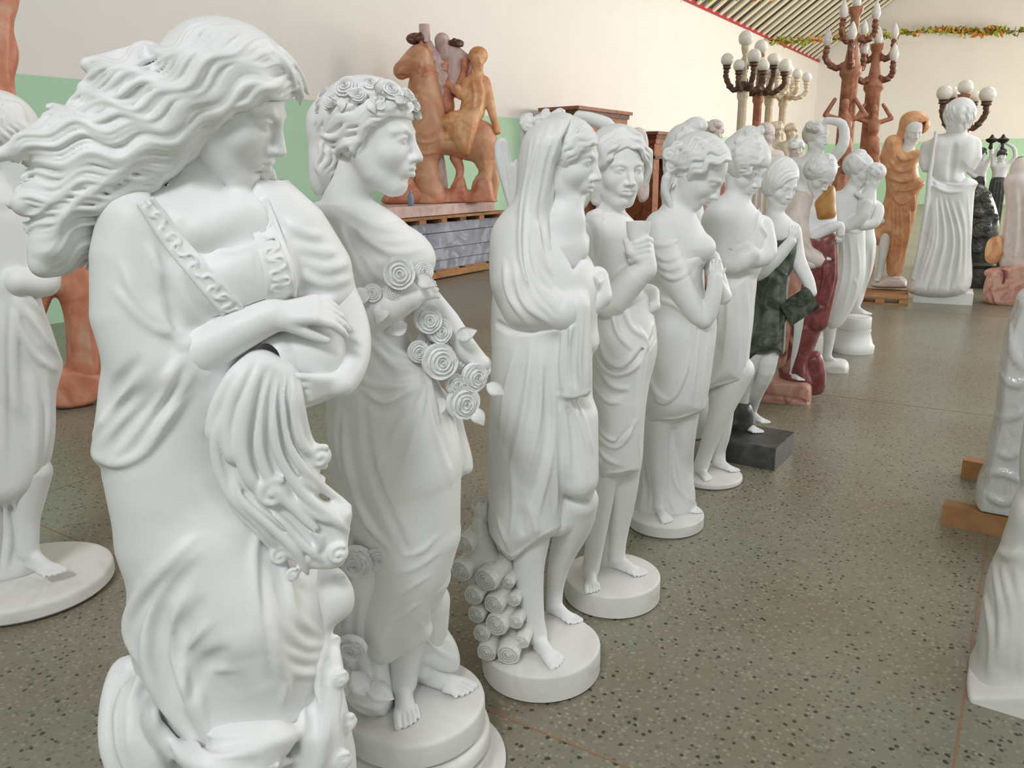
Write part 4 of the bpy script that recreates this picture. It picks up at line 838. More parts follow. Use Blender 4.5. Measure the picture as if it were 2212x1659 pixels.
    for q in ([(1203, 290), (1182, 360), (1168, 470), (1185, 560), (1240, 625)], [(1180, 300), (1160, 380), (1145, 480), (1160, 590), (1215, 650)], [(1160, 320), (1140, 420), (1132, 540), (1150, 620), (1200, 680)]): V.stroke(q, 5, 8, sub=True, lift=2)
    obj('hood', V.mesh('hood', 1), 'marble', t)
    Hr = Fld(f, [(1170, 250, 1310, 400, 100, -100, 2.0)])
    Hr.ell(c + Bh @ (np.array([0, .0, .12]) * H), np.array([.35, .40, .34]) * H, Bh, 0)
    Hr.prism([(1310, 312), (1272, 316), (1255, 330), (1238, 350), (1215, 384), (1200, 400), (1310, 400)], 160, -90, 5); Hr.freeze()
    Hr.sheet([(1290, 300), (1262, 300), (1225, 320), (1205, 350)], [(1288, 312), (1262, 322), (1236, 345), (1206, 385)], 8, 4, 3, wave=3, wl=34, lift=2); Hr.sheet([(1260, 268), (1230, 290), (1210, 320)], [(1292, 295), (1250, 305), (1212, 340)], 6, 4.5, 3, wave=3, wl=36, lift=2)
    obj('hair', Hr.mesh('hair', 1), 'marble', t)
    # rope bracelet of curls at the far shoulder: brooch
    # logs stacked by the leg
    for i, (x, y, r, d, L, ax, az) in enumerate(((1039, 1098, 18, 20, 46, .1, -.9), (1014, 1167, 22, 30, 40, .5, .5), (1005, 1225, 26, 30, 40, .5, .4), (1060, 1243, 28, 50, 45, .55, .45), (1104, 1250, 14, 40, 40, .3, .2), (1030, 1279, 22, 46, 40, .4, .2), (1074, 1297, 24, 56, 40, .4, .2), (1036, 1320, 20, 50, 40, .4, .1), (1079, 1341, 27, 62, 42, .4, .15), (1046, 1360, 20, 56, 40, .3, .1), (1056, 1399, 23, 66, 40, .2, .3), (1101, 1403, 26, 78, 42, .1, .4), (1114, 1290, 15, 50, 34, .2, 0), (1118, 1337, 16, 60, 34, .2, 0), (1130, 1378, 18, 66, 30, .2, .5))):
        n = nrm((-.45 * ax * 2 - .1, -1.0, -.35 * az)) if i else np.array([-.15, -.5, .9]); p = f.P(x, y, d) - n * L * f.sc * .5
        o = obj('log', LOGM, None, t, loc=tuple(p)); o.rotation_mode = 'QUATERNION'; o.rotation_quaternion = Vector(tuple(n)).to_track_quat('Z', 'Y'); o.scale = (r * f.sc, r * f.sc, L * f.sc)
    S = Fld(f, [(985, 1060, 1130, 1440, 60, -90, 4)])
    S.pillow([(1025, 1110), (1050, 1110), (1075, 1190), (1105, 1240), (1118, 1380), (1100, 1405), (1050, 1400), (1040, 1300), (1008, 1240)], 8, 34, 30, 10)
    obj('log_core', S.mesh('log_core'), 'marble_grey', t)
    z1 = f.P(1170, 1385, 0)[2]; u0 = f.P(1168, 1400, 0)[0]; disc_base(t, 0.172, 0, z1, (u0, 0), 'marble_grey', bev=.01, wob=.006)
statue_hood()
# ------------------------------------------------------------------ fourth statue: woman raising a cup
def statue_cup():
    f = Fig(1330, 800, 2.48); t = f.thing('cup_bearer_statue', 'white marble woman in a short draped tunic raising a cup', 'statue')
    B = Fld(f, [(1270, 265, 1425, 480, 95, -95, 1.8), (1230, 440, 1440, 740, 120, -100, 2.4), (1225, 980, 1430, 1300, 130, -100, 2.0), (1280, 700, 1390, 1010, 50, -50, 7)])
    B.limb([(1330, 650, -5, 36), (1325, 1020, 0, 34)], 10)
    Bh = yawpitch(26, 8); H = 152 * f.sc; c = f.P(1334, 361, 0); head(B, c, Bh, H)
    B.limb([(1326, 410, -6, 28), (1318, 455, -6, 30), (1315, 500, -12, 56)], 12)
    B.pillow([(1255, 480), (1300, 462), (1350, 465), (1385, 500), (1392, 580), (1385, 680), (1270, 690), (1248, 570)], -10, 60, 55, 16)
    B.ball(1330, 570, 42, (34, 26, 34), 18); B.ball(1372, 560, 36, (24, 22, 30), 16)
    B.limb([(1262, 520, 10, 38), (1268, 610, 30, 36), (1312, 655, 55, 34), (1360, 610, 70, 30), (1392, 580, 76, 24)], 12, n=3)
    w = f.P(1392, 582, 76); B.limb([(1392, 582, 76, 22), (1392, 560, 78, 22), (1392, 545, 76, 20)], 8); B.limb([(1382, 560, 92, 10), (1362, 545, 96, 9), (1352, 520, 92, 7)], 5)
    for i in range(4): B.limb([(1404, 520 + i * 12, 70, 8), (1396, 516 + i * 12, 92, 8), (1374, 524 + i * 11, 97, 7), (1362, 530 + i * 11, 90, 6)], 2)
    B.limb([(1400, 640, 0, 26), (1410, 660, 14, 16)], 8); w = f.P(1406, 648, 10); hand(B, w, (0.05, -0.4, -1.0), (0.8, -0.5, 0), 48 * f.sc, curl=(30, 50, 40), side=-1, k=.004)
    z1 = float(f.P(1325, 1238, 0)[2]); leg(B, f, [(1302, 1000, 14, 38), (1296, 1080, 12, 30), (1284, 1180, 12, 21)], 1276, 1228, (0.1, -1, 0), 84, z1, -1, 5)
    leg(B, f, [(1352, 990, -4, 36), (1346, 1070, -6, 30), (1336, 1160, -6, 20)], 1332, 1204, (0.88, -0.5, 0), 88, z1, 1, 5)
    B.limb([(1330, 1010, -40, 24), (1312, 1120, -50, 20), (1308, 1225, -50, 20)], 6)
    obj('figure', B.mesh('figure'), 'marble', t)
    D = Fld(f, [(1235, 430, 1435, 740, 110, -100, 2.4), (1240, 720, 1430, 1040, 120, -100, 2.8)])
    D.pillow([(1262, 470), (1295, 452), (1325, 470), (1340, 520), (1320, 620), (1350, 700), (1260, 700), (1252, 560)], -8, 66, 60, 12)
    D.pillow([(1290, 560), (1390, 620), (1408, 660), (1420, 750), (1402, 830), (1390, 900), (1386, 1005), (1375, 1012), (1330, 1022), (1283, 1020), (1270, 860), (1270, 660)], -4, 78, 62, 12)
    D.limb([(1335, 740, 20, 62), (1335, 860, 26, 58), (1335, 980, 20, 50)], 14, 1.0)
    D.prism([(1328, 455), (1300, 480), (1318, 540), (1345, 620), (1400, 630), (1420, 500), (1400, 440)], 180, 10, 5)
    D.freeze()
    for q, r in (([(1270, 462), (1300, 458), (1345, 490)], 6), ([(1262, 480), (1300, 472), (1350, 505)], 5), ([(1290, 450), (1310, 462), (1330, 480)], 5), ([(1285, 700), (1310, 775), (1350, 785), (1410, 700)], 7), ([(1278, 740), (1310, 800), (1360, 800), (1415, 740)], 7), ([(1280, 770), (1320, 830), (1360, 840)], 6), ([(1275, 820), (1310, 865), (1345, 868)], 5), ([(1370, 700), (1398, 740), (1385, 770)], 5), ([(1285, 920), (1320, 950), (1350, 945), (1375, 900)], 6), ([(1285, 940), (1330, 965), (1370, 930)], 5), ([(1285, 960), (1310, 990), (1340, 1005)], 5), ([(1285, 980), (1300, 1005)], 4), ([(1404, 700), (1392, 800), (1382, 900), (1380, 1000)], 5), ([(1395, 720), (1382, 820), (1375, 980)], 5), ([(1320, 660), (1335, 720), (1370, 760)], 5), ([(1345, 640), (1360, 700), (1390, 730)], 5), ([(1285, 1018), (1330, 1020), (1380, 1008)], 3)): D.stroke(q, r, 5, lift=3)
    for q in ([(1282, 720), (1312, 788), (1355, 792), (1412, 722)], [(1280, 790), (1315, 848), (1352, 852)], [(1285, 930), (1325, 958), (1368, 918)]): D.stroke(q, 4, 6, sub=True, lift=3)
    obj('tunic', D.mesh('tunic', 1), 'marble', t)
    Hr = Fld(f, [(1268, 262, 1425, 480, 85, -95, 2.0)])
    Hr.ell(c + Bh @ (np.array([0, -.06, .15]) * H), np.array([.40, .45, .40]) * H, Bh, 0)
    Hr.limb([(1290, 350, 20, 20), (1292, 400, 10, 20), (1290, 430, 5, 14)], 10); Hr.limb([(1400, 330, 0, 10), (1400, 365, -8, 9), (1396, 400, -16, 5)], 8)
    Hr.prism([(1355, 318), (1330, 330), (1318, 350), (1305, 375), (1303, 420), (1330, 470), (1400, 470), (1392, 400), (1394, 345), (1378, 322)], 160, -20, 6); Hr.freeze()
    Hr.sheet([(1352, 300), (1320, 312), (1300, 345), (1288, 370)], [(1355, 320), (1328, 332), (1312, 360), (1290, 395)], 7, 4.5, 3, wave=3, wl=40, lift=2); Hr.sheet([(1350, 276), (1310, 290), (1285, 335)], [(1352, 300), (1318, 315), (1288, 368)], 6, 5, 3, wave=3, wl=46, lift=2); Hr.sheet([(1355, 278), (1385, 300), (1402, 350), (1398, 400)], [(1358, 316), (1380, 322), (1396, 345), (1396, 390)], 6, 4.5, 3, wave=3, wl=40, lift=2)
    obj('hair', Hr.mesh('hair', 1), 'marble', t)
    p = f.P(1379, 478, 68); cm = MB().lathe([(.018, -.052), (.026, -.05), (.030, -.02), (.034, .0), (.036, .024), (.036, .027), (.032, .027), (.030, .0), (.02, -.03), (.004, -.03)], 32); cm.build('cup', 'marble', t, loc=tuple(p - np.array([0, 0, .027])))
    z1 = f.P(1325, 1238, 0)[2]; u0 = f.P(1322, 1240, 0)[0]; disc_base(t, 0.162, 0, z1, (u0, 0), 'marble_grey', bev=.008, wob=.004)
statue_cup()
# ------------------------------------------------------------------ fifth statue: woman bowing her head
def statue_bowed():
    f = Fig(1460, 700, 3.09); t = f.thing('bowed_woman_statue', 'white marble woman with curled-up hair bowing her head over clasped hands', 'statue')
    B = Fld(f, [(1425, 285, 1590, 480, 80, -80, 1.7), (1395, 420, 1570, 740, 90, -85, 2.2), (1370, 860, 1530, 1150, 100, -80, 1.9), (1400, 690, 1500, 900, 40, -40, 7)])
    B.limb([(1450, 640, -5, 30), (1450, 900, 0, 30)], 10)
    Bh = yawpitch(72, 34); H = 138 * f.sc; c = f.P(1508, 372, 0); head(B, c, Bh, H)
    B.limb([(1480, 400, -4, 27), (1464, 440, -4, 28), (1462, 490, -8, 46)], 12)
    B.pillow([(1405, 480), (1445, 440), (1490, 460), (1530, 510), (1540, 540), (1515, 580), (1510, 700), (1400, 700), (1396, 560)], -6, 56, 50, 14)
    B.ball(1518, 535, 18, (26, 24, 26), 14)
    B.limb([(1428, 490, 25, 34), (1440, 560, 40, 32), (1480, 640, 52, 28), (1520, 690, 52, 20), (1540, 640, 50, 17), (1545, 600, 46, 15)], 10, n=3)
    w = f.P(1545, 612, 46); hand(B, w, (-0.05, 0.1, 1.0), (-0.3, -1, 0), 52 * f.sc, curl=(8, 12, 10), spread=2, side=1, k=.004)
    w = f.P(1550, 612, 20); hand(B, w, (-0.1, 0.05, 1.0), (0.9, -.3, 0), 52 * f.sc, curl=(8, 14, 10), spread=2, side=-1, k=.004); B.limb([(1535, 560, -20, 20), (1562, 640, 0, 18), (1548, 612, 18, 14)], 8)
    z1 = float(f.P(1440, 1105, 0)[2]); leg(B, f, [(1420, 880, 12, 34), (1418, 980, 12, 28), (1424, 1060, 14, 17)], 1425, 1090, (0.35, -0.9, 0), 70, z1, -1)
    leg(B, f, [(1480, 880, 0, 32), (1474, 970, 5, 26), (1482, 1040, 2, 17)], 1480, 1078, (0.6, -0.8, 0), 60, z1)
    B.pillow([(1375, 930), (1400, 900), (1470, 900), (1490, 1000), (1500, 1090), (1440, 1130), (1375, 1120)], -18, 30, 28, 8)
    for q in ([(1385, 960), (1390, 1050), (1380, 1110)], [(1395, 980), (1405, 1060), (1400, 1120)], [(1450, 930), (1455, 1030), (1490, 1090)], [(1440, 940), (1440, 1050), (1460, 1110)], [(1460, 980), (1475, 1060), (1505, 1090)]): B.stroke(q, 4, 5)
    obj('figure', B.mesh('figure'), 'marble', t)
    D = Fld(f, [(1375, 500, 1560, 920, 100, -85, 2.5)])
    D.limb([(1432, 535, 34, 36), (1450, 585, 44, 35), (1462, 610, 48, 30)], 10)
    D.pillow([(1402, 560), (1500, 570), (1520, 620), (1548, 690), (1540, 780), (1530, 850), (1518, 885), (1460, 905), (1390, 902), (1386, 760), (1392, 640)], -4, 66, 56, 12)
    D.limb([(1450, 720, 14, 56), (1440, 850, 18, 52)], 14); D.pillow([(1396, 500), (1470, 520), (1530, 540), (1515, 590), (1500, 640), (1396, 640)], -6, 60, 54, 10)
    D.freeze()
    for q, r in (([(1398, 520), (1432, 530), (1472, 512), (1500, 470)], 4), ([(1410, 545), (1440, 562), (1475, 545)], 5), ([(1415, 565), (1445, 582), (1482, 565)], 5), ([(1425, 588), (1455, 602), (1490, 585)], 5), ([(1500, 560), (1535, 530)], 3), ([(1400, 640), (1460, 660), (1500, 700)], 5), ([(1400, 780), (1412, 840), (1445, 860), (1480, 800), (1490, 740)], 6), ([(1405, 810), (1425, 868), (1460, 850), (1485, 790)], 5), ([(1510, 700), (1500, 800), (1490, 890)], 5), ([(1530, 720), (1522, 800), (1515, 880)], 4), ([(1392, 900), (1460, 903), (1518, 882)], 3), ([(1480, 640), (1500, 700), (1495, 760)], 4)): D.stroke(q, r, 5, lift=2)
    obj('tunic', D.mesh('tunic', 1), 'marble', t)
    Hr = Fld(f, [(1420, 280, 1595, 480, 75, -85, 1.9)])
    Hr.ell(c + Bh @ (np.array([0, -.06, .16]) * H), np.array([.39, .46, .40]) * H, Bh, 0); Hr.ball(1455, 345, 0, (22, 30, 26), 14); Hr.limb([(1440, 385, 30, 10), (1436, 410, 30, 8), (1448, 440, 26, 6), (1452, 455, 24, 4)], 4, n=3)
    Hr.prism([(1590, 348), (1560, 352), (1535, 362), (1512, 380), (1488, 400), (1480, 480), (1600, 480)], 140, -80, 5); Hr.freeze()
    Hr.sheet([(1578, 345), (1540, 350), (1500, 375), (1450, 400)], [(1575, 325), (1530, 325), (1480, 350), (1440, 375)], 8, 4.5, 3, wave=5, wl=38, lift=2); Hr.sheet([(1575, 325), (1530, 325), (1480, 350), (1440, 370)], [(1545, 298), (1500, 305), (1465, 330), (1440, 345)], 8, 4.5, 3, wave=5, wl=38, lift=2)
    for x, y, r in ((1445, 335, 13), (1462, 320, 12), (1450, 362, 12)): Hr.scroll(x, y, r)
    obj('hair', Hr.mesh('hair', 1), 'marble', t)
    z1 = f.P(1440, 1105, 0)[2]; u0 = f.P(1437, 1110, 0)[0]; disc_base(t, 0.155, 0, z1, (u0, 0), 'marble_grey', bev=.008, wob=.004)
statue_bowed()
# ------------------------------------------------------------------ sixth statue: woman with folded arms
def statue_folded():
    f = Fig(1580, 650, 3.63); t = f.thing('folded_arms_statue', 'white marble woman with ruffled curls and bare shoulder folding her arms', 'statue')
    B = Fld(f, [(1560, 265, 1670, 460, 70, -70, 1.7), (1510, 400, 1680, 620, 90, -80, 2.2), (1480, 780, 1640, 1060, 90, -70, 2.4), (1540, 560, 1620, 830, 40, -40, 7)])
    B.limb([(1590, 560, -5, 26), (1580, 830, 0, 26)], 10)
    Bh = yawpitch(48, 24, -4); H = 118 * f.sc; c = f.P(1606, 362, 0); head(B, c, Bh, H)
    B.limb([(1592, 405, -4, 23), (1588, 440, -6, 26), (1588, 480, -8, 44)], 10)
    B.pillow([(1530, 470), (1560, 435), (1610, 430), (1645, 470), (1652, 540), (1620, 600), (1550, 600), (1526, 540)], -4, 50, 46, 12); B.ball(1564, 464, 18, (38, 34, 40), 16)
    B.limb([(1548, 480, 24, 32), (1548, 550, 40, 28), (1590, 570, 56, 22), (1622, 548, 58, 17)], 10, n=3); B.limb([(1645, 490, -6, 24), (1655, 545, 14, 22), (1630, 560, 40, 18), (1600, 556, 60, 16)], 10, n=3)
    w = f.P(1602, 556, 60); hand(B, w, (-1, -0.1, 0.15), (0, -1, .1), 46 * f.sc, curl=(15, 20, 15), k=.004)
    z1 = float(f.P(1535, 1022, 0)[2]); leg(B, f, [(1595, 800, 6, 34), (1560, 880, 12, 27), (1530, 960, 14, 18)], 1514, 1008, (0.45, -0.9, 0), 58, z1, -1)
    leg(B, f, [(1560, 850, 0, 30), (1556, 930, -2, 24), (1552, 970, -2, 17)], 1552, 994, (0.9, -0.5, 0), 60, z1)
    obj('figure', B.mesh('figure'), 'marble', t)
    D = Fld(f, [(1500, 430, 1680, 860, 90, -75, 2.4)])
    D.pillow([(1530, 490), (1560, 515), (1606, 502), (1628, 462), (1646, 462), (1656, 510), (1650, 560), (1628, 600), (1545, 600), (1524, 540)], 2, 54, 48, 8)
    D.pillow([(1545, 585), (1628, 580), (1630, 660), (1622, 740), (1610, 815), (1570, 828), (1520, 842), (1515, 820), (1535, 740), (1542, 660)], 0, 58, 48, 10)
    D.freeze()
    for q, r in (([(1528, 500), (1560, 520), (1610, 505), (1640, 450)], 4), ([(1526, 512), (1560, 535), (1615, 520), (1648, 470)], 5), ([(1530, 525), (1562, 548), (1615, 535)], 4), ([(1620, 470), (1650, 500), (1656, 540)], 5), ([(1600, 520), (1630, 540)], 4), ([(1550, 595), (1590, 590), (1628, 585)], 4), ([(1556, 600), (1552, 700), (1530, 830)], 4), ([(1570, 600), (1572, 700), (1556, 820)], 4), ([(1590, 600), (1596, 700), (1590, 815)], 4), ([(1610, 600), (1615, 700), (1606, 805)], 4), ([(1518, 838), (1570, 826), (1610, 812)], 3)): D.stroke(q, r, 5, lift=2)
    D.prism([(1520, 420), (1528, 488), (1560, 508), (1600, 495), (1625, 440), (1620, 400)], 140, 8, 4)
    obj('dress', D.mesh('dress', 1), 'marble', t)
    Hr = Fld(f, [(1560, 262, 1672, 440, 70, -75, 1.9)])
    Hr.ell(c + Bh @ (np.array([0, -.05, .17]) * H), np.array([.42, .46, .42]) * H, Bh, 0); Hr.ball(1618, 295, 0, (26, 30, 22), 12)
    Hr.prism([(1668, 366), (1640, 360), (1618, 362), (1600, 375), (1592, 400), (1585, 440), (1672, 440)], 120, -60, 5); Hr.freeze()
    for q in range(5): Hr.sheet([(1630 + q * 5, 285 + q * 14), (1605 + q * 4, 300 + q * 14), (1585, 330 + q * 14)], [(1640 + q * 4, 305 + q * 12), (1612 + q * 3, 318 + q * 12), (1585, 350 + q * 13)], 4, 4, 3, wave=5, wl=26, lift=2)
    for i in range(14): Hr.scroll(1600 + RNG.uniform(-14, 46), 285 + RNG.uniform(-4, 50), 9)
    obj('hair', Hr.mesh('hair', 1), 'marble', t)
    z1 = f.P(1535, 1022, 0)[2]; u0 = f.P(1532, 1030, 0)[0]; disc_base(t, 0.150, 0, z1, (u0, 0), 'marble_grey', bev=.008, wob=.004)
statue_folded()
# ------------------------------------------------------------------ compact builder for the other sculptures
def sculpt(f, parent, name, mat, cell, ops, k=8, smooth=1, freeze=False):
    xs, ys, ds = [], [], []
    def ext(x, y, d, r): xs.extend((x - r, x + r)); ys.extend((y - r, y + r)); ds.extend((d - r, d + r))
    for o in ops:
        c = o[0]
        if c == 'P':
            for x, y in o[1]: ext(x, y, o[2], 6)
            ds.extend((o[2] - o[3] - 4, o[2] + o[3] + 4))
        elif c == 'L':
            for x, y, d, r in o[1]: ext(x, y, d, r + 4)
        elif c == 'B': r = o[4]; m = r if np.isscalar(r) else max(r); ext(o[1], o[2], o[3], m + 4)
        elif c == 'H': ext(o[1], o[2], o[3], o[6] * .62)
        elif c == 'D': ext(o[1], o[2], o[3], o[5])
        elif c == 'F': ext(o[1], o[2], o[3], o[5])
    pad = k * .3 + 3 + max([o[2] for o in ops if o[0] == 'S'] + [o[6] * 1.3 for o in ops if o[0] == 'R'] + [o[4] for o in ops if o[0] == 'W'] + [0])
    F = Fld(f, [(min(xs) - pad, min(ys) - pad, max(xs) + pad, max(ys) + pad, max(ds) + pad, min(ds) - pad, cell)])
    for o in ops:
        c = o[0]
        if c == 'P': F.pillow(o[1], o[2], o[3], o[4], o[5] if len(o) > 5 else k)
        elif c == 'L': F.limb(o[1], o[2] if len(o) > 2 else k, n=3 if len(o[1]) > 3 else 0)
        elif c == 'B': F.ball(o[1], o[2], o[3], o[4], o[5] if len(o) > 5 else k, rot=o[6] if len(o) > 6 else 0)
        elif c == 'H': head(F, f.P(o[1], o[2], o[3]), yawpitch(o[4], o[5]), o[6] * f.sc, o[7] if len(o) > 7 else 1, ears=False)
        elif c == 'D': hand(F, f.P(o[1], o[2], o[3]), o[4], o[6] if len(o) > 6 else (0, -1, 0), o[5] * f.sc, k=.3 * o[5] * f.sc * .1, curl=o[7] if len(o) > 7 else (20, 35, 30))
        elif c == 'F': foot(F, f.P(o[1], o[2], o[3]), o[4], o[5] * f.sc, k=.08 * o[5] * f.sc)
        elif c == 'Z': F.freeze()
        elif c == 'G':                       # cut flat at a height
            for (o_, h_, A) in F.gr: z_ = (o_[2] + h_ * np.arange(A.shape[2])).astype(np.float32); np.maximum(A, (np.float32(o[1]) - z_)[None, None, :], out=A)
        elif c == 'S':
            for q in o[1]: F.stroke(q, o[2], o[3] if len(o) > 3 else 4, lift=o[4] if len(o) > 4 else 1)
        elif c == 'C':
            for q in o[1]: F.stroke(q, o[2], o[3] if len(o) > 3 else 4, sub=True, lift=o[4] if len(o) > 4 else 1)
        elif c == 'X': F.prism(o[1], o[2], o[3], o[4] if len(o) > 4 else 3)
        elif c == 'W': F.sheet(o[1], o[2], o[3], o[4], o[5] if len(o) > 5 else 2, wave=o[6] if len(o) > 6 else 0, wl=o[7] if len(o) > 7 else 30, lift=1)
        elif c == 'R':
            for _ in range(o[5]): F.scroll(o[1] + RNG.uniform(-o[3], o[3]), o[2] + RNG.uniform(-o[4], o[4]), o[6])
    return obj(name, F.mesh(name, smooth), mat, parent)
# ------------------------------------------------------------------ seventh: child with green marble dress and book
f = Fig(1660, 650, 4.07); t = f.thing('green_dress_statue', 'white marble child with bobbed hair in a dark green marble dress holding a book', 'statue')
sculpt(f, t, 'figure', 'marble', 1.7, [('H', 1685, 399, 0, 42, 20, 90, 2), ('L', [(1678, 430, -3, 17), (1674, 462, -4, 19), (1676, 490, -6, 30)]), ('P', [(1642, 480), (1665, 462), (1700, 466), (1718, 490), (1712, 530), (1650, 530), (1638, 505)], -3, 34, 32), ('L', [(1645, 490, 0, 22), (1632, 540, 16, 19), (1640, 590, 32, 17), (1680, 555, 42, 14), (1708, 522, 46, 11)], 6), ('D', 1706, 524, 46, (.25, 0, 1), 42, (.2, -1, 0)),
    ('L', [(1710, 500, -8, 20), (1722, 560, -4, 17), (1745, 605, 8, 13), (1754, 632, 16, 10)], 6), ('D', 1753, 630, 16, (-.1, -.2, -1), 34, (.9, -.3, 0)), ('P', [(1650, 520), (1705, 520), (1680, 640), (1675, 770), (1630, 770), (1640, 640)], -4, 16, 14)])
dA = f.dz(1604, 908, .115 + .3 * 62 * f.sc); sculpt(f, t, 'leg', 'marble', 1.9, [('L', [(1640, 740, 8, 22), (1618, 790, 10, 20), (1604, 850, .5 * dA, 16), (1602, 900, dA, 13)], 6), ('F', 1604, 908, dA, (.75, -.6, 0), 62)])
dA = f.dz(1622, 892, .115 + .3 * 56 * f.sc); sculpt(f, t, 'leg', 'marble', 1.9, [('L', [(1662, 740, -2, 24), (1654, 800, 0, 20), (1634, 850, .5 * dA, 15), (1624, 885, dA, 12)], 6), ('F', 1622, 892, dA, (.8, -.5, 0), 56)])
sculpt(f, t, 'dress', 'green_stone', 1.9, [('P', [(1645, 520), (1668, 512), (1712, 500), (1722, 540), (1706, 600), (1700, 650), (1698, 720), (1692, 765), (1660, 752), (1630, 775), (1610, 790), (1608, 740), (1618, 680), (1628, 620)], -2, 46, 36), ('L', [(1675, 560, 10, 30), (1662, 640, 16, 34), (1650, 730, 14, 36)], 10), ('Z',), ('S', [[(1640, 600), (1630, 690), (1615, 780)], [(1660, 600), (1650, 690), (1640, 765)], [(1680, 600), (1680, 690), (1672, 755)], [(1700, 560), (1694, 660), (1690, 755)], [(1650, 560), (1690, 590), (1700, 600)]], 3.5, 4, 2), ('X', [(1640, 470), (1650, 515), (1690, 520), (1720, 495), (1720, 470)], 80, -2)])
sculpt(f, t, 'hair', 'marble', 1.6, [('B', 1684, 380, -4, (39, 41, 41), 2), ('B', 1670, 402, 2, (24, 28, 26), 8), ('B', 1662, 350, 0, (10, 12, 10), 6), ('X', [(1678, 412), (1694, 406), (1712, 400), (1732, 392), (1734, 460), (1676, 460), (1672, 430)], 70, -20), ('Z',), ('W', [(1690, 340), (1665, 365), (1655, 410)], [(1722, 380), (1695, 390), (1678, 420)], 7, 4, 2)])
bk = MB().box((0, 0, 0), (.150, .045, .115)); bk.box((.004, -.001, 0), (.150, .036, .108)); bk.build('book', 'green_stone', t, smooth=False, loc=tuple(f.P(1725, 662, 22)), rot=(.35, -.62, .25))
rk = sculpt(f, t, 'rock', 'dark_stone', 2.6, [('P', [(1572, 880), (1600, 862), (1625, 880), (1630, 930), (1600, 950), (1560, 945)], -8, 28, 22), ('B', 1580, 915, 14, (16, 14, 14), 6)])
g0 = ground(1622, 985); zt = 0.115
MB().box((0, 0, zt / 2), (.33, .30, zt)).build('base', 'dark_stone', t, smooth=False, loc=tuple((g0 - f.g) @ f.M.T), rot=(0, 0, -.30))
# ------------------------------------------------------------------ eighth: reader in red and pink marble
f = Fig(1735, 600, 5.15); t = f.thing('red_dress_statue', 'marble woman in red and pink dress with yellow bodice leaning down to read', 'statue')
sculpt(f, t, 'figure', 'marble', 1.5, [('H', 1774, 376, 0, 38, 42, 78, 1), ('L', [(1770, 405, -4, 14), (1772, 430, -4, 15), (1770, 460, -6, 26)]), ('P', [(1722, 440), (1745, 430), (1800, 445), (1806, 500), (1780, 560), (1735, 560), (1715, 500)], -6, 26, 24), ('L', [(1762, 510, 20, 13), (1795, 492, 26, 11), (1814, 488, 26, 9), (1816, 505, 26, 8)], 5), ('D', 1816, 505, 26, (-.1, 0, -1), 26, (.5, -.8, 0)), ('L', [(1722, 560, 24, 15), (1755, 568, 30, 13), (1776, 560, 32, 9)], 5), ('D', 1774, 560, 32, (1, -.2, .3), 26, (0, -1, .2))])
sculpt(f, t, 'sleeve', 'pale_pink', 1.7, [('L', [(1728, 440, 6, 26), (1718, 490, 14, 28), (1735, 540, 22, 22), (1765, 560, 28, 18)], 8), ('Z',), ('S', [[(1705, 470), (1720, 520), (1750, 560)], [(1725, 450), (1735, 510), (1765, 555)]], 3)])
sculpt(f, t, 'bodice', 'gold_stone', 1.8, [('P', [(1762, 432), (1800, 400), (1806, 440), (1803, 470), (1766, 478), (1758, 455)], 4, 26, 18)])
sculpt(f, t, 'dress', 'red_stone', 1.9, [('P', [(1740, 500), (1790, 496), (1808, 520), (1808, 570), (1800, 640), (1780, 700), (1752, 780), (1760, 830), (1700, 835), (1680, 790), (1690, 700), (1720, 600)], -6, 40, 30), ('L', [(1788, 520, 14, 20), (1790, 600, 16, 20), (1765, 690, 16, 26)], 8), ('Z',), ('S', [[(1800, 520), (1800, 600), (1775, 690)], [(1780, 520), (1778, 610), (1750, 720)], [(1755, 560), (1750, 640), (1725, 760)], [(1735, 580), (1720, 680), (1700, 800)]], 3.2, 4, 2)])
sculpt(f, t, 'skirt', 'pink_stone', 1.9, [('P', [(1700, 560), (1735, 555), (1740, 640), (1720, 720), (1712, 780), (1680, 790), (1685, 680)], 10, 24, 20)])
sculpt(f, t, 'leg', 'marble', 1.7, [('L', [(1730, 640, 24, 17), (1724, 710, 26, 14), (1712, 780, 26, 9), (1708, 806, 26, 8)], 5), ('F', 1710, 806, 26, (.7, -.6, 0), 38)])
sculpt(f, t, 'hair', 'marble', 1.4, [('B', 1772, 366, -4, (34, 34, 30), 2), ('B', 1786, 350, 0, (18, 20, 18), 6), ('X', [(1762, 398), (1790, 388), (1806, 396), (1800, 440), (1765, 440)], 50, -4), ('Z',), ('R', 1778, 358, 24, 20, 14, 6), ('W', [(1780, 335), (1755, 350), (1745, 380)], [(1815, 360), (1785, 370), (1762, 395)], 8, 3, 2, 3, 18)])
sculpt(f, t, 'drape', 'red_stone', 2.2, [('P', [(1735, 770), (1770, 760), (1784, 800), (1780, 845), (1745, 852), (1730, 820)], -10, 24, 20)])
sculpt(f, t, 'base', 'pink_stone', 2.2, [('P', [(1626, 838), (1650, 815), (1700, 812), (1750, 820), (1752, 862), (1738, 890), (1632, 872)], -4, 50, 10), ('Z',), ('C', [[(1630, 850), (1690, 858), (1748, 868)]], 2)])
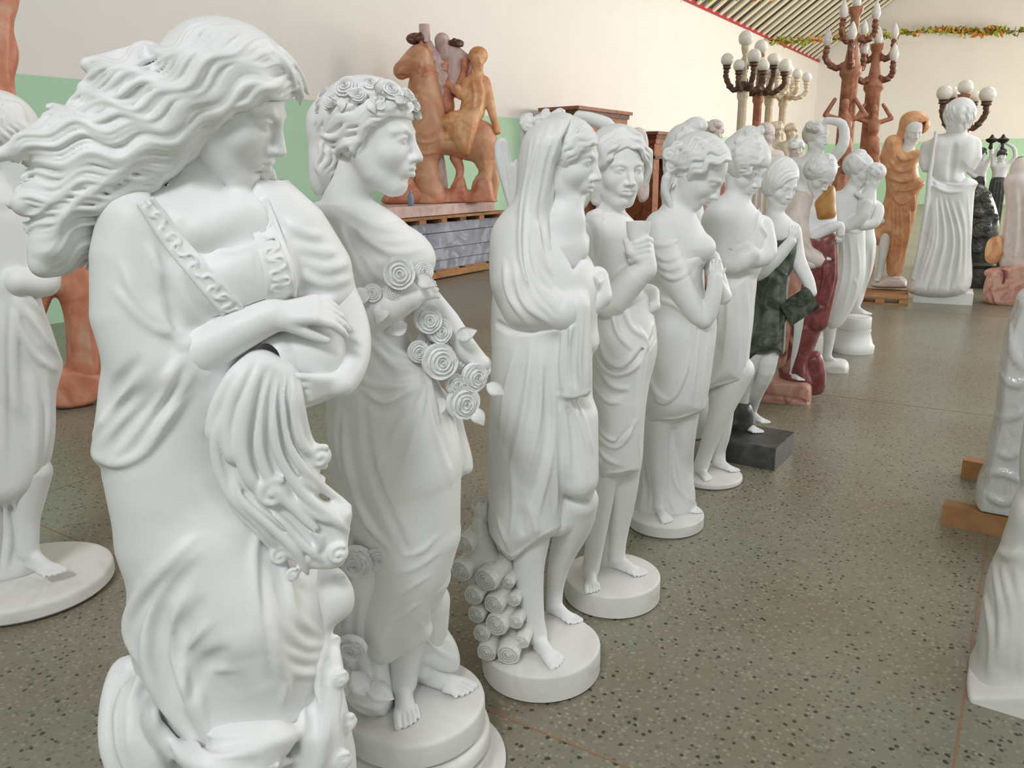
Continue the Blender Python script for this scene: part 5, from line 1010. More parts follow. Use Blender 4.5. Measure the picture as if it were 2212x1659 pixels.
# ------------------------------------------------------------------ ninth: mother lifting a child, and the figure on a round drum behind her
gp = ground(1805, 798); f = Fig(1822, 560, float(np.hypot(gp[0], gp[1]))); t = f.thing('mother_and_child_statue', 'white marble mother hugging a small child against her cheek', 'statue')
sculpt(f, t, 'figure', 'marble', 1.4, [('H', 1858, 366, 0, 60, 20, 66, 1), ('L', [(1848, 392, -4, 14), (1838, 420, -6, 18), (1835, 450, -8, 28)]), ('P', [(1800, 430), (1830, 405), (1860, 420), (1868, 480), (1862, 540), (1815, 540), (1803, 480)], -6, 30, 28), ('L', [(1810, 430, 8, 17), (1822, 490, 20, 15), (1860, 470, 30, 12), (1875, 440, 30, 9)], 6), ('L', [(1870, 440, -8, 14), (1896, 450, 0, 12), (1890, 480, 14, 11), (1866, 488, 22, 10)], 6), ('L', [(1795, 690, 8, 15), (1790, 740, 8, 11), (1786, 770, 8, 9)], 5), ('F', 1790, 772, 8, (.9, -.5, 0), 40), ('P', [(1815, 520), (1860, 520), (1835, 640), (1800, 720), (1785, 720), (1800, 640)], -8, 14, 14)])
sculpt(f, t, 'child', 'marble', 1.3, [('H', 1888, 386, 10, -50, 10, 42, 1), ('B', 1890, 372, 8, (22, 22, 20), 4), ('L', [(1880, 405, 10, 12), (1872, 440, 14, 19), (1862, 470, 14, 17)], 8), ('L', [(1880, 415, 18, 7), (1862, 425, 26, 6), (1850, 418, 24, 5)], 3), ('R', 1890, 368, 14, 10, 8, 4)])
sculpt(f, t, 'dress', 'marble', 1.7, [('P', [(1808, 470), (1862, 480), (1870, 540), (1868, 600), (1850, 650), (1820, 700), (1790, 712), (1780, 680), (1800, 600), (1815, 530)], -2, 36, 28), ('Z',), ('S', [[(1820, 500), (1822, 590), (1795, 690)], [(1835, 500), (1838, 590), (1815, 690)], [(1850, 510), (1855, 590), (1835, 670)], [(1812, 480), (1840, 500), (1864, 500)], [(1845, 600), (1850, 620), (1840, 650)]], 2.6, 3, 1)])
sculpt(f, t, 'hair', 'marble', 1.3, [('B', 1852, 356, -5, (30, 30, 27), 2), ('B', 1856, 330, -4, (14, 12, 8), 4), ('X', [(1862, 372), (1885, 362), (1890, 400), (1858, 400)], 40, 0), ('Z',), ('W', [(1862, 330), (1838, 340), (1826, 372)], [(1884, 352), (1862, 362), (1840, 392)], 7, 2.8, 2, 2, 16)])
sculpt(f, t, 'base', 'marble_grey', 2.2, [('P', [(1772, 786), (1800, 776), (1828, 780), (1834, 796), (1825, 808), (1790, 812)], 4, 34, 10)])
f = Fig(1846, 560, 6.75); t = f.thing('drum_statue', 'slim white draped figure standing on a round white drum plinth', 'statue')
sculpt(f, t, 'figure', 'marble', 1.8, [('P', [(1850, 470), (1880, 500), (1892, 530), (1886, 580), (1872, 620), (1858, 660), (1836, 664), (1836, 560), (1838, 480)], -4, 26, 22), ('H', 1862, 420, -10, 60, 10, 50, 1), ('L', [(1860, 440, -10, 11), (1862, 470, -8, 22), (1862, 520, -6, 26)]), ('L', [(1850, 640, 4, 12), (1848, 662, 6, 9)], 4), ('F', 1848, 664, 6, (.8, -.5, 0), 42), ('Z',), ('S', [[(1885, 520), (1880, 580), (1862, 650)], [(1870, 500), (1868, 580), (1850, 655)]], 2.5, 3)])
zt = float(f.P(1846, 683, 0)[2]); r0 = 31 * f.sc * 1.0; u0 = float(f.P(1846, 700, 0)[0])
MB().lathe([(r0 * 1.42, 0), (r0 * 1.45, .02), (r0 * 1.45, .05), (r0 * 1.30, .07), (r0 * 1.18, .12), (r0 * 1.10, zt * .55), (r0 * 1.14, zt * .6), (r0 * 1.14, zt * .64)], 48, c=(u0, 0, 0)).build('plinth', 'marble', t)
MB().lathe([(r0 * 1.06, zt * .645), (r0 * 1.10, zt * .67), (r0 * 1.10, zt * .97), (r0 * 1.06, zt), (r0 * .02, zt)], 48, c=(u0, 0, 0)).build('base', 'marble', t)
# ------------------------------------------------------------------ orange marble woman on a pallet
f = Fig(1930, 450, 9.90); t = f.thing('orange_robe_statue', 'woman in a flowing orange marble robe with white face and white bare leg', 'statue')
sculpt(f, t, 'figure', 'marble', 1.3, [('H', 1972, 283, 0, 25, 18, 52, 1), ('L', [(1966, 300, -2, 9), (1960, 322, -2, 14), (1956, 345, -4, 22)]), ('L', [(1912, 478, 16, 13), (1910, 530, 16, 11), (1902, 580, 14, 7), (1900, 596, 14, 6)], 4), ('F', 1901, 597, 14, (-.3, -.9, 0), 28), ('L', [(1930, 540, 0, 10), (1926, 590, 4, 7)], 4), ('F', 1926, 592, 6, (.6, -.8, 0), 28), ('P', [(1935, 330), (1970, 330), (1960, 430), (1940, 560), (1912, 560), (1915, 470)], -4, 10, 10)])
sculpt(f, t, 'robe', 'orange_stone', 1.5, [('P', [(1918, 300), (1940, 300), (1955, 325), (1985, 322), (1994, 330), (1984, 352), (1986, 380), (1998, 395), (1986, 418), (1978, 466), (1962, 522), (1946, 592), (1916, 590), (1916, 520), (1900, 530), (1874, 522), (1876, 500), (1898, 462), (1914, 410), (1908, 350)], 0, 30, 24), ('L', [(1930, 310, 4, 18), (1914, 340, 10, 13), (1930, 380, 18, 11)], 6), ('Z',), ('S', [[(1915, 360), (1950, 370), (1985, 355)], [(1915, 380), (1950, 392), (1985, 380)], [(1920, 410), (1960, 410), (1995, 396)], [(1925, 420), (1950, 440), (1985, 410)], [(1930, 430), (1930, 500), (1925, 580)], [(1945, 430), (1948, 500), (1938, 585)], [(1962, 430), (1962, 500), (1950, 560)], [(1975, 420), (1972, 460)], [(1912, 430), (1902, 470), (1880, 510)], [(1936, 330), (1950, 345), (1975, 340)], [(1922, 345), (1935, 365), (1950, 372)]], 3.6, 2.5, 2)])
sculpt(f, t, 'hood', 'orange_stone', 1.4, [('B', 1976, 266, -8, (30, 24, 24), 3, 20), ('L', [(1956, 270, -4, 12), (1944, 300, -4, 9), (1936, 320, 0, 7)], 5), ('X', [(1954, 300), (1964, 280), (1978, 268), (2000, 262), (1990, 300), (1975, 325), (1956, 325)], 40, -6)])
sculpt(f, t, 'base', 'pale_pink', 2.0, [('P', [(1888, 604), (1920, 594), (1950, 598), (1962, 612), (1958, 622), (1886, 620)], 0, 28, 10)])
PALM = {}
def pallet(parent, cx, cy, w, d, h, rz=0, z=0.0):
    def pm(key, dims):
        if key not in PALM: m = MB().box((0, 0, 0), dims); PALM[key] = mesh_from('board', m.v, m.f, False); PALM[key].materials.append(MAT['wood'])
        return PALM[key]
    c, s_ = math.cos(rz), math.sin(rz)
    def put(nm, key, dims, x, y, zz): obj(nm, pm(key, dims), None, parent, loc=(cx + x * c - y * s_, cy + x * s_ + y * c, z + zz), rot=(0, 0, rz))
    for i in range(5): put('board', ('t', w, d), (w, d / 5 * .8, .022), 0, -d / 2 + d * (i + .5) / 5, h - .011)
    for i in (-1, 0, 1): put('stringer', ('s', w, d), (.09, d, h - .024 - .02), i * (w / 2 - .045), 0, .02 + (h - .044) / 2)
    for i in (-1, 1): put('board', ('b', w, d), (w, .09, .02), 0, i * (d / 2 - .05), .01)
pt = thing('wood_pallet', 'low wooden pallet under the orange robed statue', 'pallet', tuple(f.g), f.rotz)
gp = ground(1920, 660); pl = (gp - f.g) @ f.M.T; zt = float(f.P(1925, 622, 0)[2]); pallet(pt, float(pl[0]) - .09, float(pl[1]) + .36, .54, .66, zt - .012)
# ------------------------------------------------------------------ large draped figure seen from behind
f = Fig(2035, 450, 9.60); t = f.thing('draped_back_statue', 'large white draped marble figure seen from behind, waist wrapped in long folds', 'statue')
sculpt(f, t, 'figure', 'marble', 1.6, [('H', 2072, 254, 0, 170, 0, 66, 0), ('L', [(2068, 280, -2, 15), (2064, 300, -2, 24)]), ('P', [(2000, 318), (2022, 292), (2050, 288), (2085, 288), (2110, 300), (2110, 340), (2096, 366), (2082, 372), (2090, 400), (2040, 410), (2008, 390), (2000, 350)], 0, 32, 28), ('L', [(2104, 312, 0, 14), (2106, 340, 2, 13), (2098, 362, 6, 9)], 6), ('L', [(2004, 318, 0, 14), (1996, 350, 10, 10), (1998, 365, 14, 7)], 6), ('Z',), ('C', [[(2062, 310), (2056, 350), (2052, 390)]], 4, 8, 1)])
sculpt(f, t, 'drapery', 'marble', 1.7, [('P', [(2010, 376), (2050, 388), (2088, 382), (2112, 394), (2106, 412), (2102, 460), (2098, 530), (2088, 632), (1964, 632), (1978, 556), (1998, 436)], 0, 36, 26), ('L', [(2022, 286, 24, 4), (2016, 330, 28, 4), (2008, 380, 30, 5), (2002, 440, 32, 5), (1986, 540, 30, 5), (1972, 600, 28, 4)], 6), ('Z',), ('S', [[(2108, 396), (2060, 400), (2015, 382)], [(2106, 408), (2050, 415), (2012, 400)], [(2014, 410), (2010, 500), (1975, 625)], [(2022, 420), (2022, 520), (1990, 628)], [(2030, 425), (2040, 520), (2012, 630)], [(2040, 425), (2060, 520), (2038, 630)], [(2052, 425), (2074, 520), (2062, 630)], [(2068, 425), (2084, 500), (2080, 628)], [(2090, 420), (2094, 520), (2086, 625)], [(2018, 415), (2014, 520), (1984, 610)]], 3.0, 3, 1.5), ('C', [[(2026, 425), (2031, 520), (2000, 628)], [(2036, 425), (2050, 520), (2025, 628)], [(2046, 425), (2068, 520), (2050, 628)]], 2.2, 3, 1.5)])
sculpt(f, t, 'hair', 'marble', 1.3, [('B', 2073, 246, 0, (31, 32, 33), 2), ('B', 2066, 275, 10, (20, 14, 16), 5), ('Z',), ('W', [(2050, 225), (2042, 250), (2056, 285)], [(2098, 225), (2104, 250), (2085, 285)], 11, 3, 2, 2.5, 20)])
gb = ground(2022, 655); MB().box((0, 0, .06), (.56, .40, .12)).build('base', 'marble', t, smooth=False, loc=tuple((gb - f.g) @ f.M.T + np.array([0.055, .18, 0])))
# ------------------------------------------------------------------ partly hidden statue at the left and the tall orange figure behind it
f = Fig(60, 800, 3.07); t = f.thing('draped_left_statue', 'white marble woman with knotted skirt cut off by the left picture edge', 'statue')
sculpt(f, t, 'figure', 'marble', 3.2, [('H', 0, 300, 0, 60, 10, 150, 1), ('L', [(-5, 360, 0, 34), (-5, 430, -4, 60)]), ('P', [(-90, 460), (-40, 420), (50, 430), (80, 500), (60, 620), (-80, 640)], -5, 60, 50), ('L', [(50, 470, 10, 36), (80, 560, 24, 32), (96, 610, 40, 30), (40, 610, 62, 26)], 12), ('P', [(-50, 600), (40, 600), (70, 900), (40, 1060), (-40, 1060)], -5, 30, 30), ('L', [(70, 1020, 20, 40), (58, 1120, 22, 26), (60, 1190, 26, 22)], 8), ('F', 66, 1196, 26, (.5, -.85, 0), 110), ('L', [(-30, 1040, 10, 40), (-30, 1220, 10, 30)], 8)])
sculpt(f, t, 'skirt', 'marble', 3.2, [('P', [(-70, 590), (60, 600), (100, 680), (128, 760), (136, 790), (122, 850), (120, 930), (108, 1000), (85, 1050), (40, 1080), (0, 1090), (-80, 1090)], 0, 66, 54), ('P', [(-20, 1040), (60, 1070), (80, 1180), (60, 1240), (-60, 1250), (-80, 1100)], -14, 40, 34), ('L', [(50, 650, 50, 20), (90, 740, 46, 20), (110, 790, 40, 14)], 8), ('Z',), ('S', [[(30, 640), (90, 720), (130, 780)], [(20, 660), (70, 760), (115, 800)], [(40, 640), (30, 760), (40, 900)], [(10, 640), (5, 780), (10, 1000)], [(60, 800), (80, 900), (75, 1030)], [(95, 800), (105, 900), (95, 1000)], [(30, 1080), (50, 1150), (65, 1230)], [(10, 1090), (20, 1160), (10, 1230)], [(0, 600), (60, 640), (100, 700)]], 7, 8, 3)])
sculpt(f, t, 'hair', 'marble', 3.0, [('B', -4, 276, -4, (76, 80, 74), 2), ('L', [(30, 320, 10, 40), (40, 400, 10, 34), (20, 470, 10, 26)], 14), ('Z',), ('W', [(-30, 205), (20, 240), (60, 330), (50, 440)], [(20, 205), (60, 260), (76, 340), (60, 420)], 7, 6, 4, 6, 60), ('W', [(-40, 215), (-20, 260), (20, 340)], [(-10, 205), (20, 250), (55, 330)], 6, 6, 4, 6, 60)])
z1 = f.P(70, 1235, 0)[2]; u0 = f.P(66, 1240, 0)[0]; disc_base(t, .262, 0, z1, (u0, 0), 'marble_grey', bev=.02, sy=1.0, wob=.008)
gp = ground(175, 872); f = Fig(120, 500, float(np.hypot(gp[0], gp[1]))); t = f.thing('tall_orange_statue', 'tall rough orange marble figure towering in the far left corner', 'statue')
sculpt(f, t, 'figure', 'salmon_stone', 4.5, [('P', [(-40, -60), (20, -70), (45, -20), (30, 60), (42, 120), (30, 200), (60, 330), (110, 420), (170, 500), (215, 600), (222, 740), (214, 850), (150, 858), (140, 700), (118, 640), (90, 700), (82, 640), (40, 480), (-20, 380), (-40, 200)], 0, 44, 34), ('H', -2, -20, 0, 20, 5, 90, 0), ('Z',), ('S', [[(180, 600), (160, 700), (165, 840)], [(200, 600), (190, 720), (200, 845)], [(215, 640), (210, 740), (205, 840)], [(20, 20), (10, 120), (20, 220)], [(35, 100), (25, 180), (50, 320)]], 6, 6, 2)])
sculpt(f, t, 'base', 'salmon_stone', 4.5, [('P', [(100, 800), (130, 788), (215, 800), (222, 850), (190, 872), (130, 880), (100, 860)], 6, 40, 14)])
# ------------------------------------------------------------------ horse and rider group on a stack of slabs by the wall
def onx(px, py, x):      # point of a pixel ray on the plane x = const
    r = ray(px, py); return CAMP + r * (x / r[0])
ZB = float(onx(1068, 434, -6.85)[2]) + .002
f = Fig(965, 300, 11.75); t = f.thing('horse_rider_statue', 'big pink and sand marble horse with seated woman rider on a mauve slab', 'statue')
sculpt(f, t, 'horse', 'horse_stone', 2.2, [('P', [(912, 98), (930, 100), (938, 130), (944, 170), (952, 210), (958, 250), (975, 275), (1000, 285), (1045, 268), (1066, 290), (1068, 320), (1060, 350), (1046, 372), (1026, 352), (1000, 345), (960, 335), (940, 345), (900, 335), (890, 300), (896, 262), (884, 205), (884, 180), (894, 164), (880, 166), (870, 172), (859, 168), (852, 152), (870, 122), (892, 100)], 0, 34, 28), ('L', [(905, 120, 4, 20), (880, 140, 6, 15), (864, 156, 6, 11)], 8), ('L', [(918, 172, 2, 28), (920, 230, 2, 36), (925, 290, 4, 40)], 14), ('B', 1035, 300, 4, (36, 34, 38), 14), ('L', [(920, 300, 10, 34), (918, 350, 10, 26), (925, 400, 8, 30), (930, 430, 6, 36)], 10), ('L', [(900, 330, 14, 16), (885, 360, 18, 12), (870, 375, 18, 12)], 6), ('L', [(1045, 340, 4, 22), (1048, 372, 4, 14), (1040, 400, 0, 20), (1038, 425, 0, 22)], 8), ('L', [(1062, 345, -8, 12), (1070, 390, -8, 9), (1066, 425, -8, 8)], 5), ('L', [(912, 104, 8, 6), (908, 90, 8, 4)], 3), ('L', [(928, 104, -6, 6), (930, 92, -6, 4)], 3), ('B', 868, 152, 10, (16, 14, 13), 8, 40), ('B', 896, 126, 14, (9, 7, 8), 4), ('G', ZB), ('Z',), ('S', [[(900, 150), (915, 162), (935, 155)], [(892, 300), (920, 308), (945, 300)], [(890, 325), (920, 332), (945, 326)]], 3), ('C', [[(858, 166), (868, 164), (878, 166)], [(884, 125), (894, 122)], [(904, 166), (914, 150), (916, 132)]], 3.5)])
sculpt(f, t, 'rock', 'salmon_stone', 3.0, [('P', [(858, 380), (880, 370), (905, 400), (950, 420), (960, 440), (830, 440), (840, 410)], 14, 22, 18), ('P', [(984, 388), (1000, 380), (1008, 405), (1008, 440), (968, 440), (972, 415)], 4, 16, 10), ('P', [(1030, 385), (1058, 380), (1068, 420), (1072, 442), (1008, 442), (1020, 410)], 0, 24, 12), ('L', [(940, 420, 4, 14), (1030, 425, 0, 14)], 6), ('G', ZB)])
sculpt(f, t, 'hind_leg', 'salmon_stone', 2.4, [('L', [(984, 340, 0, 13), (994, 368, 4, 9), (988, 392, 6, 8), (980, 410, 8, 8), (990, 420, 10, 7)], 5)])
sculpt(f, t, 'mane', 'mauve_stone', 2.2, [('L', [(925, 100, -4, 11), (944, 135, -4, 13), (950, 175, -2, 14), (952, 210, 0, 11)], 6), ('Z',), ('W', [(922, 98), (936, 130), (940, 170), (948, 215)], [(935, 105), (955, 140), (960, 180), (958, 215)], 6, 4, 2, 4, 24)])
sculpt(f, t, 'rider', 'orange_stone', 2.2, [('H', 1031, 128, 14, 15, 5, 42, 1), ('B', 1033, 120, 10, (20, 18, 18), 3), ('L', [(1030, 145, 12, 9), (1029, 165, 12, 16), (1026, 200, 12, 24), (1020, 240, 14, 26)], 8), ('L', [(1046, 178, 12, 13), (1056, 215, 14, 11), (1066, 255, 16, 8), (1074, 280, 16, 8)], 5), ('L', [(1010, 180, 16, 12), (995, 205, 24, 10), (988, 190, 28, 8)], 5), ('B', 1074, 284, 16, (9, 9, 7), 3), ('P', [(1000, 240), (1034, 250), (1030, 300), (1010, 340), (985, 320), (965, 285), (950, 262), (975, 240)], 22, 24, 20), ('L', [(965, 265, 26, 12), (948, 268, 28, 8)], 5), ('L', [(970, 295, 26, 12), (950, 302, 28, 8), (946, 310, 28, 6)], 5), ('Z',), ('S', [[(1000, 235), (985, 280), (980, 315)], [(1012, 245), (1000, 290), (998, 330)], [(1022, 250), (1014, 300), (1010, 335)], [(975, 245), (968, 280)], [(1018, 165), (1024, 200), (1020, 240)], [(1036, 165), (1040, 200), (1034, 240)]], 3, 3, 1)])
sculpt(f, t, 'cherub', 'salmon_stone', 2.4, [('H', 960, 146, 0, -10, 8, 30, 1), ('L', [(960, 160, -2, 8), (962, 190, -4, 15), (966, 230, -4, 16)], 6), ('L', [(966, 180, 6, 7), (985, 200, 14, 6)], 4)])
sculpt(f, t, 'cherub', 'salmon_stone', 2.4, [('H', 1004, 138, 4, -20, 8, 28, 1), ('L', [(1002, 152, 2, 7), (998, 178, 0, 12), (990, 200, 2, 12)], 6)])
sculpt(f, t, 'cloak', 'mauve_stone', 2.8, [('P', [(965, 100), (985, 98), (1005, 112), (1022, 130), (1012, 170), (990, 200), (965, 230), (955, 180), (960, 130)], -12, 16, 14), ('L', [(955, 88, -10, 16), (958, 120, -12, 14)], 5), ('Z',), ('S', [[(985, 110), (978, 160), (970, 210)], [(1005, 120), (995, 160), (985, 200)]], 3)])
sculpt(f, t, 'crest', 'dark_brown', 2.2, [('B', 898, 84, 0, (20, 12, 12), 3), ('R', 898, 84, 14, 8, 7, 6)])
sculpt(f, t, 'leaf_crest', 'dark_brown', 2.2, [('B', 984, 94, -6, (18, 10, 9), 3), ('R', 984, 94, 14, 6, 5, 5)])
MB().lathe([(.075, 0), (.075, .22), (.07, .23)], 20).build('crown_stub', 'mauve_stone', t, loc=tuple(f.P(918, 92, -6)))
sculpt(f, t, 'pillar', 'mauve_stone', 3.2, [('P', [(940, 332), (958, 332), (968, 440), (936, 440)], -14, 12, 8)])
xs_, ys0, ys1 = -6.85, None, None
a = onx(1068, 455, xs_); b = onx(870, 477, xs_); zs0, zs1 = float(a[2]), float(onx(1068, 434, xs_)[2]); y1, y0 = float(a[1]), float(b[1]) - .55; gl = (np.array([xs_ - .52, (y0 + y1) / 2, (zs0 + zs1) / 2]) - f.g) @ f.M.T
MB().box((0, 0, 0), (1.04, y1 - y0, zs1 - zs0)).build('base', 'mauve_stone', t, smooth=False, loc=tuple(gl), rot=(0, 0, -f.rotz))
gb = onx(960, 604, xs_ + .04); zc = zs0 - .09; yc0, yc1 = y0 - .25, float(onx(1092, 500, xs_)[1]) + .1
st = thing('slab_stack', 'bluish grey stone slabs stacked under the horse statue', 'stone stack', (xs_ - .55, (yc0 + yc1) / 2, 0))
hts = (.13, .17, .21, .14); z = .13; sc_ = (zc - .13) / sum(hts)
for i, h_ in enumerate(hts):
    h_ *= sc_; MB().box((.01 * ((i * 7) % 5 - 2), .03 * ((i * 3) % 4 - 1.5), z + h_ / 2 - .004), (1.16, yc1 - yc0, h_ - .008)).build('slab', 'blue_slab', st, smooth=False); z += h_
pallet(st, 0, 0, 1.2, yc1 - yc0 + .05, .13)
pk = thing('plank_layer', 'loose wooden planks laid between horse base and slabs', 'planks', (xs_ - .5, (yc0 + yc1) / 2, zc))
for i in range(7): MB().box(((i % 2) * .05 - .01, -1.1 + i * .37 * (yc1 - yc0) / 2.6, .025), (1.14 + .08 * (i % 3), .12 + .02 * (i % 2), .05)).build('plank', 'wood' if i % 3 else 'dark_wood', pk, smooth=False)
MB().box((.06, 0, .066), (1.12, yc1 - yc0 - .06, .03)).build('board', 'wood', pk, smooth=False)
bt = tag(MB().lathe([(.035, 0), (.04, .01), (.04, .12), (.03, .15), (.015, .17), (.015, .20)], 20).build('spray_bottle', 'grey_blue'), 'small grey blue bottle standing on the horse base slab', 'bottle'); bt.location = tuple(onx(888, 448, xs_ - .06)[:2]) + (zs1 + .001,)
# ------------------------------------------------------------------ brown marble mantels by the left wall
def mantel(name, label, x0, x1, y0, y1, h, mat, z0=0.0):
    t = thing(name, label, 'mantel', ((x0 + x1) / 2, (y0 + y1) / 2, 0)); dx, dy = x1 - x0, y1 - y0
    MB().box((0, 0, h - .03), (dx, dy, .06)).build('shelf', mat, t, smooth=False)
    MB().box((0, 0, h - .10), (dx - .10, dy - .10, .08)).build('moulding', 'dark_brown', t, smooth=False)
    MB().box((0, 0, h - .19), (dx - .16, dy - .16, .10)).build('moulding', mat, t, smooth=False)
    MB().box((0, 0, h - .36), (dx - .24, dy - .24, .24)).build('frieze', mat, t, smooth=False)
    MB().box((0, 0, h - .51), (dx - .16, dy - .16, .06)).build('moulding', 'dark_brown', t, smooth=False)
    for s_ in (-1, 1): MB().box((0, s_ * (dy / 2 - .26), (h - .54 - .16) / 2 + .16), (dx - .26, .30, h - .54 - .16)).build('pilaster', mat, t, smooth=False)
    for s_ in (-1, 1): MB().box((0, s_ * (dy / 2 - .26), .08), (dx - .18, .38, .16)).build('pilaster_foot', mat, t, smooth=False)
    MB().box((-dx / 2 + .18, 0, (h - .54) / 2), (.12, dy - .82, h - .54)).build('back_panel', 'dark_brown', t, smooth=False)
    return t
pA = onx(1245, 228, -7.2); mantel('fireplace_mantel', 'brown marble fireplace mantel with jutting shelf behind the hooded statue', -8.0, -7.15, float(pA[1]), float(onx(1362, 247, -7.2)[1]), float(pA[2]), 'brown_stone')
pB = onx(1402, 284, -6.9); mantel('fireplace_mantel', 'reddish brown marble mantel between the cup bearer and the bowed woman', -7.7, -6.7, float(pB[1]), float(pB[1]) + 2.4, float(pB[2]), 'brown_stone')
# ------------------------------------------------------------------ white angel behind the hooded woman, bust behind the bowed woman
f = Fig(1215, 600, 3.35); t = f.thing('angel_statue', 'white marble angel with one wing and raised arm hidden behind the hooded statue', 'statue')
sculpt(f, t, 'figure', 'marble', 2.6, [('H', 1190, 310, 0, 60, 10, 110, 1), ('L', [(1185, 360, -2, 24), (1190, 420, -4, 46)]), ('P', [(1140, 420), (1250, 420), (1255, 560), (1240, 700), (1150, 700), (1130, 560)], -4, 40, 36), ('L', [(1250, 430, 0, 22), (1300, 350, 0, 18), (1318, 280, 0, 15), (1280, 258, 4, 13), (1250, 250, 8, 10)], 8), ('D', 1254, 252, 8, (-1, 0, -.1), 40, (0, -.3, 1)), ('P', [(1150, 650), (1240, 650), (1260, 900), (1262, 955), (1140, 955), (1140, 800)], -4, 42, 36)])
sculpt(f, t, 'wing', 'marble', 2.4, [('P', [(1080, 297), (1096, 305), (1106, 350), (1118, 345), (1122, 420), (1128, 470), (1104, 470), (1095, 440), (1072, 360), (1068, 315)], -14, 10, 9), ('Z',), ('C', [[(1104, 352), (1108, 400), (1110, 450)], [(1086, 310), (1092, 370), (1102, 440)]], 2)])
sculpt(f, t, 'hair', 'marble', 2.2, [('B', 1185, 300, -6, (58, 50, 52), 3), ('R', 1150, 268, 18, 14, 8, 11), ('R', 1196, 252, 20, 6, 6, 10)])
z1 = float(f.P(1200, 940, 0)[2]); disc_base(t, .15, 0, z1, (float(f.P(1202, 950, 0)[0]), 0), 'marble_grey')
sculpt(f, t, 'veil', 'pale_pink', 2.2, [('P', [(1372, 280), (1392, 280), (1401, 310), (1397, 350), (1402, 390), (1400, 428), (1380, 434), (1374, 380), (1378, 330)], -14, 12, 10), ('L', [(1312, 292, -6, 10), (1345, 282, -10, 9), (1380, 288, -14, 9)], 5), ('Z',), ('S', [[(1384, 290), (1384, 350), (1388, 420)], [(1393, 290), (1391, 350), (1396, 415)]], 3)])
f = Fig(1480, 500, 4.3); t = f.thing('topknot_statue', 'white marble woman with a topknot standing behind the bowed woman', 'statue')
sculpt(f, t, 'figure', 'marble', 2.4, [('H', 1478, 330, 0, 120, 12, 92, 1), ('L', [(1470, 370, -2, 20), (1462, 410, -4, 34)]), ('P', [(1430, 430), (1450, 400), (1490, 405), (1520, 450), (1515, 560), (1440, 560)], -4, 36, 32), ('P', [(1440, 540), (1515, 540), (1520, 760), (1512, 850), (1440, 850), (1436, 700)], -4, 38, 32)])
sculpt(f, t, 'hair', 'marble', 2.0, [('B', 1478, 312, -2, (40, 42, 42), 3), ('B', 1503, 272, 0, (24, 20, 18), 8), ('L', [(1446, 320, 0, 15), (1442, 365, 0, 10), (1440, 395, 0, 4)], 8), ('Z',), ('W', [(1505, 262), (1470, 285), (1445, 330)], [(1520, 290), (1490, 310), (1460, 360)], 7, 3.4, 2, 3, 22), ('R', 1500, 272, 14, 10, 5, 7)])
z1 = float(f.P(1476, 850, 0)[2]); disc_base(t, .15, 0, z1, (float(f.P(1476, 850, 0)[0]), 0), 'marble_grey')
def bg(name, label, px, D, x, ytop, s, mat_b, mat_d, mat_h, yaw=40, arms=None, skirt_end=None, mat_base='marble_grey', extra=(), cell=1.5, pitch=8, group=None):
    """background figure: head height s px, crown at (x, ytop)"""
    f = Fig(px, 400, D); t = f.thing(name, label, 'statue', group); foot_y = 0
    g = f.P(x, ytop, 0); lean = lambda y: x + (y - ytop) * (1203 - x) / (7370 - ytop)
    X = lambda dx, dy: (lean(ytop + dy * s) + dx * s, ytop + dy * s)
    zz = lambda dy: f.P(*X(0, dy), 0)[2]
    H_ = 6.2                                  # feet at this many head heights
    while zz(H_) > .10 and H_ < 14: H_ += .1
    P_ = lambda L: [X(*q) for q in L]
    ops = [('H', *X(0, .5), 0, yaw, pitch, s, 1), ('L', [(*X(-.02, .85), -2, .18 * s), (*X(0, 1.2), -2, .26 * s)]), ('P', P_([(-.75, 1.35), (-.3, 1.15), (.3, 1.15), (.75, 1.35), (.62, 2.0), (.5, 2.7), (-.5, 2.7), (-.62, 2.0)]), -2, .45 * s, .4 * s)]
    for L in (arms or [[(-.72, 1.45, 0, .2), (-.85, 2.1, .1, .17), (-.5, 2.6, .4, .13)], [(.72, 1.45, 0, .2), (.85, 2.1, .1, .17), (.45, 2.5, .4, .13)]]): ops.append(('L', [(*X(a, b), d * s, r * s) for a, b, d, r in L], .15 * s))
    sculpt(f, t, 'figure', mat_b, cell, ops, k=.2 * s)
    e = skirt_end or H_ - .25
    sk = [(-.5, 2.3), (.5, 2.3), (.72, 3.2), (.62, 4.5), (.72, e), (-.72, e), (-.62, 4.5), (-.72, 3.2)]
    sculpt(f, t, 'drapery', mat_d, cell, [('P', P_(sk), 0, .52 * s, .4 * s), ('Z',), ('S', [P_([(a * .7, 2.4), (a * 1.1, 3.5), (a, e - .1)]) for a in (-.5, -.25, 0, .25, .5)], .09 * s, 2, .02 * s)], k=.2 * s)
    sculpt(f, t, 'hair', mat_h, cell, [('B', *X(-.02, .36), -.04 * s, (.43 * s, .45 * s, .42 * s), 1), ('X', P_([(-.1 + .2 * math.sin(math.radians(yaw)), .42), (.36, .42), (.42, 1.1), (-.2, 1.1)]), .8 * s, 0, 2), ('R', *X(-.05, .22), .28 * s, .16 * s, 7, .13 * s)], k=.1 * s)
    for nm, mt, o in extra: sculpt(f, t, nm, mt, cell, [(c[0], *X(c[1], c[2]), c[3] * s, c[4] * s, .05 * s) if c[0] == 'B' else ('L', [(*X(a, b), d * s, r * s) for a, b, d, r in c[1]], .1 * s) for c in o])
    z1 = max(float(zz(e)) + .01, .04); disc_base(t, .95 * s * f.sc, 0, z1, (float(f.P(*X(0, e), 0)[0]), 0), mat_base, n=32)
    return t, f
bg('pink_statue', 'pinkish white marble figure behind the curly haired folded arms statue', 1655, 8.2, 1655, 268, 46, 'pale_pink', 'pale_pink', 'pale_pink', 70)
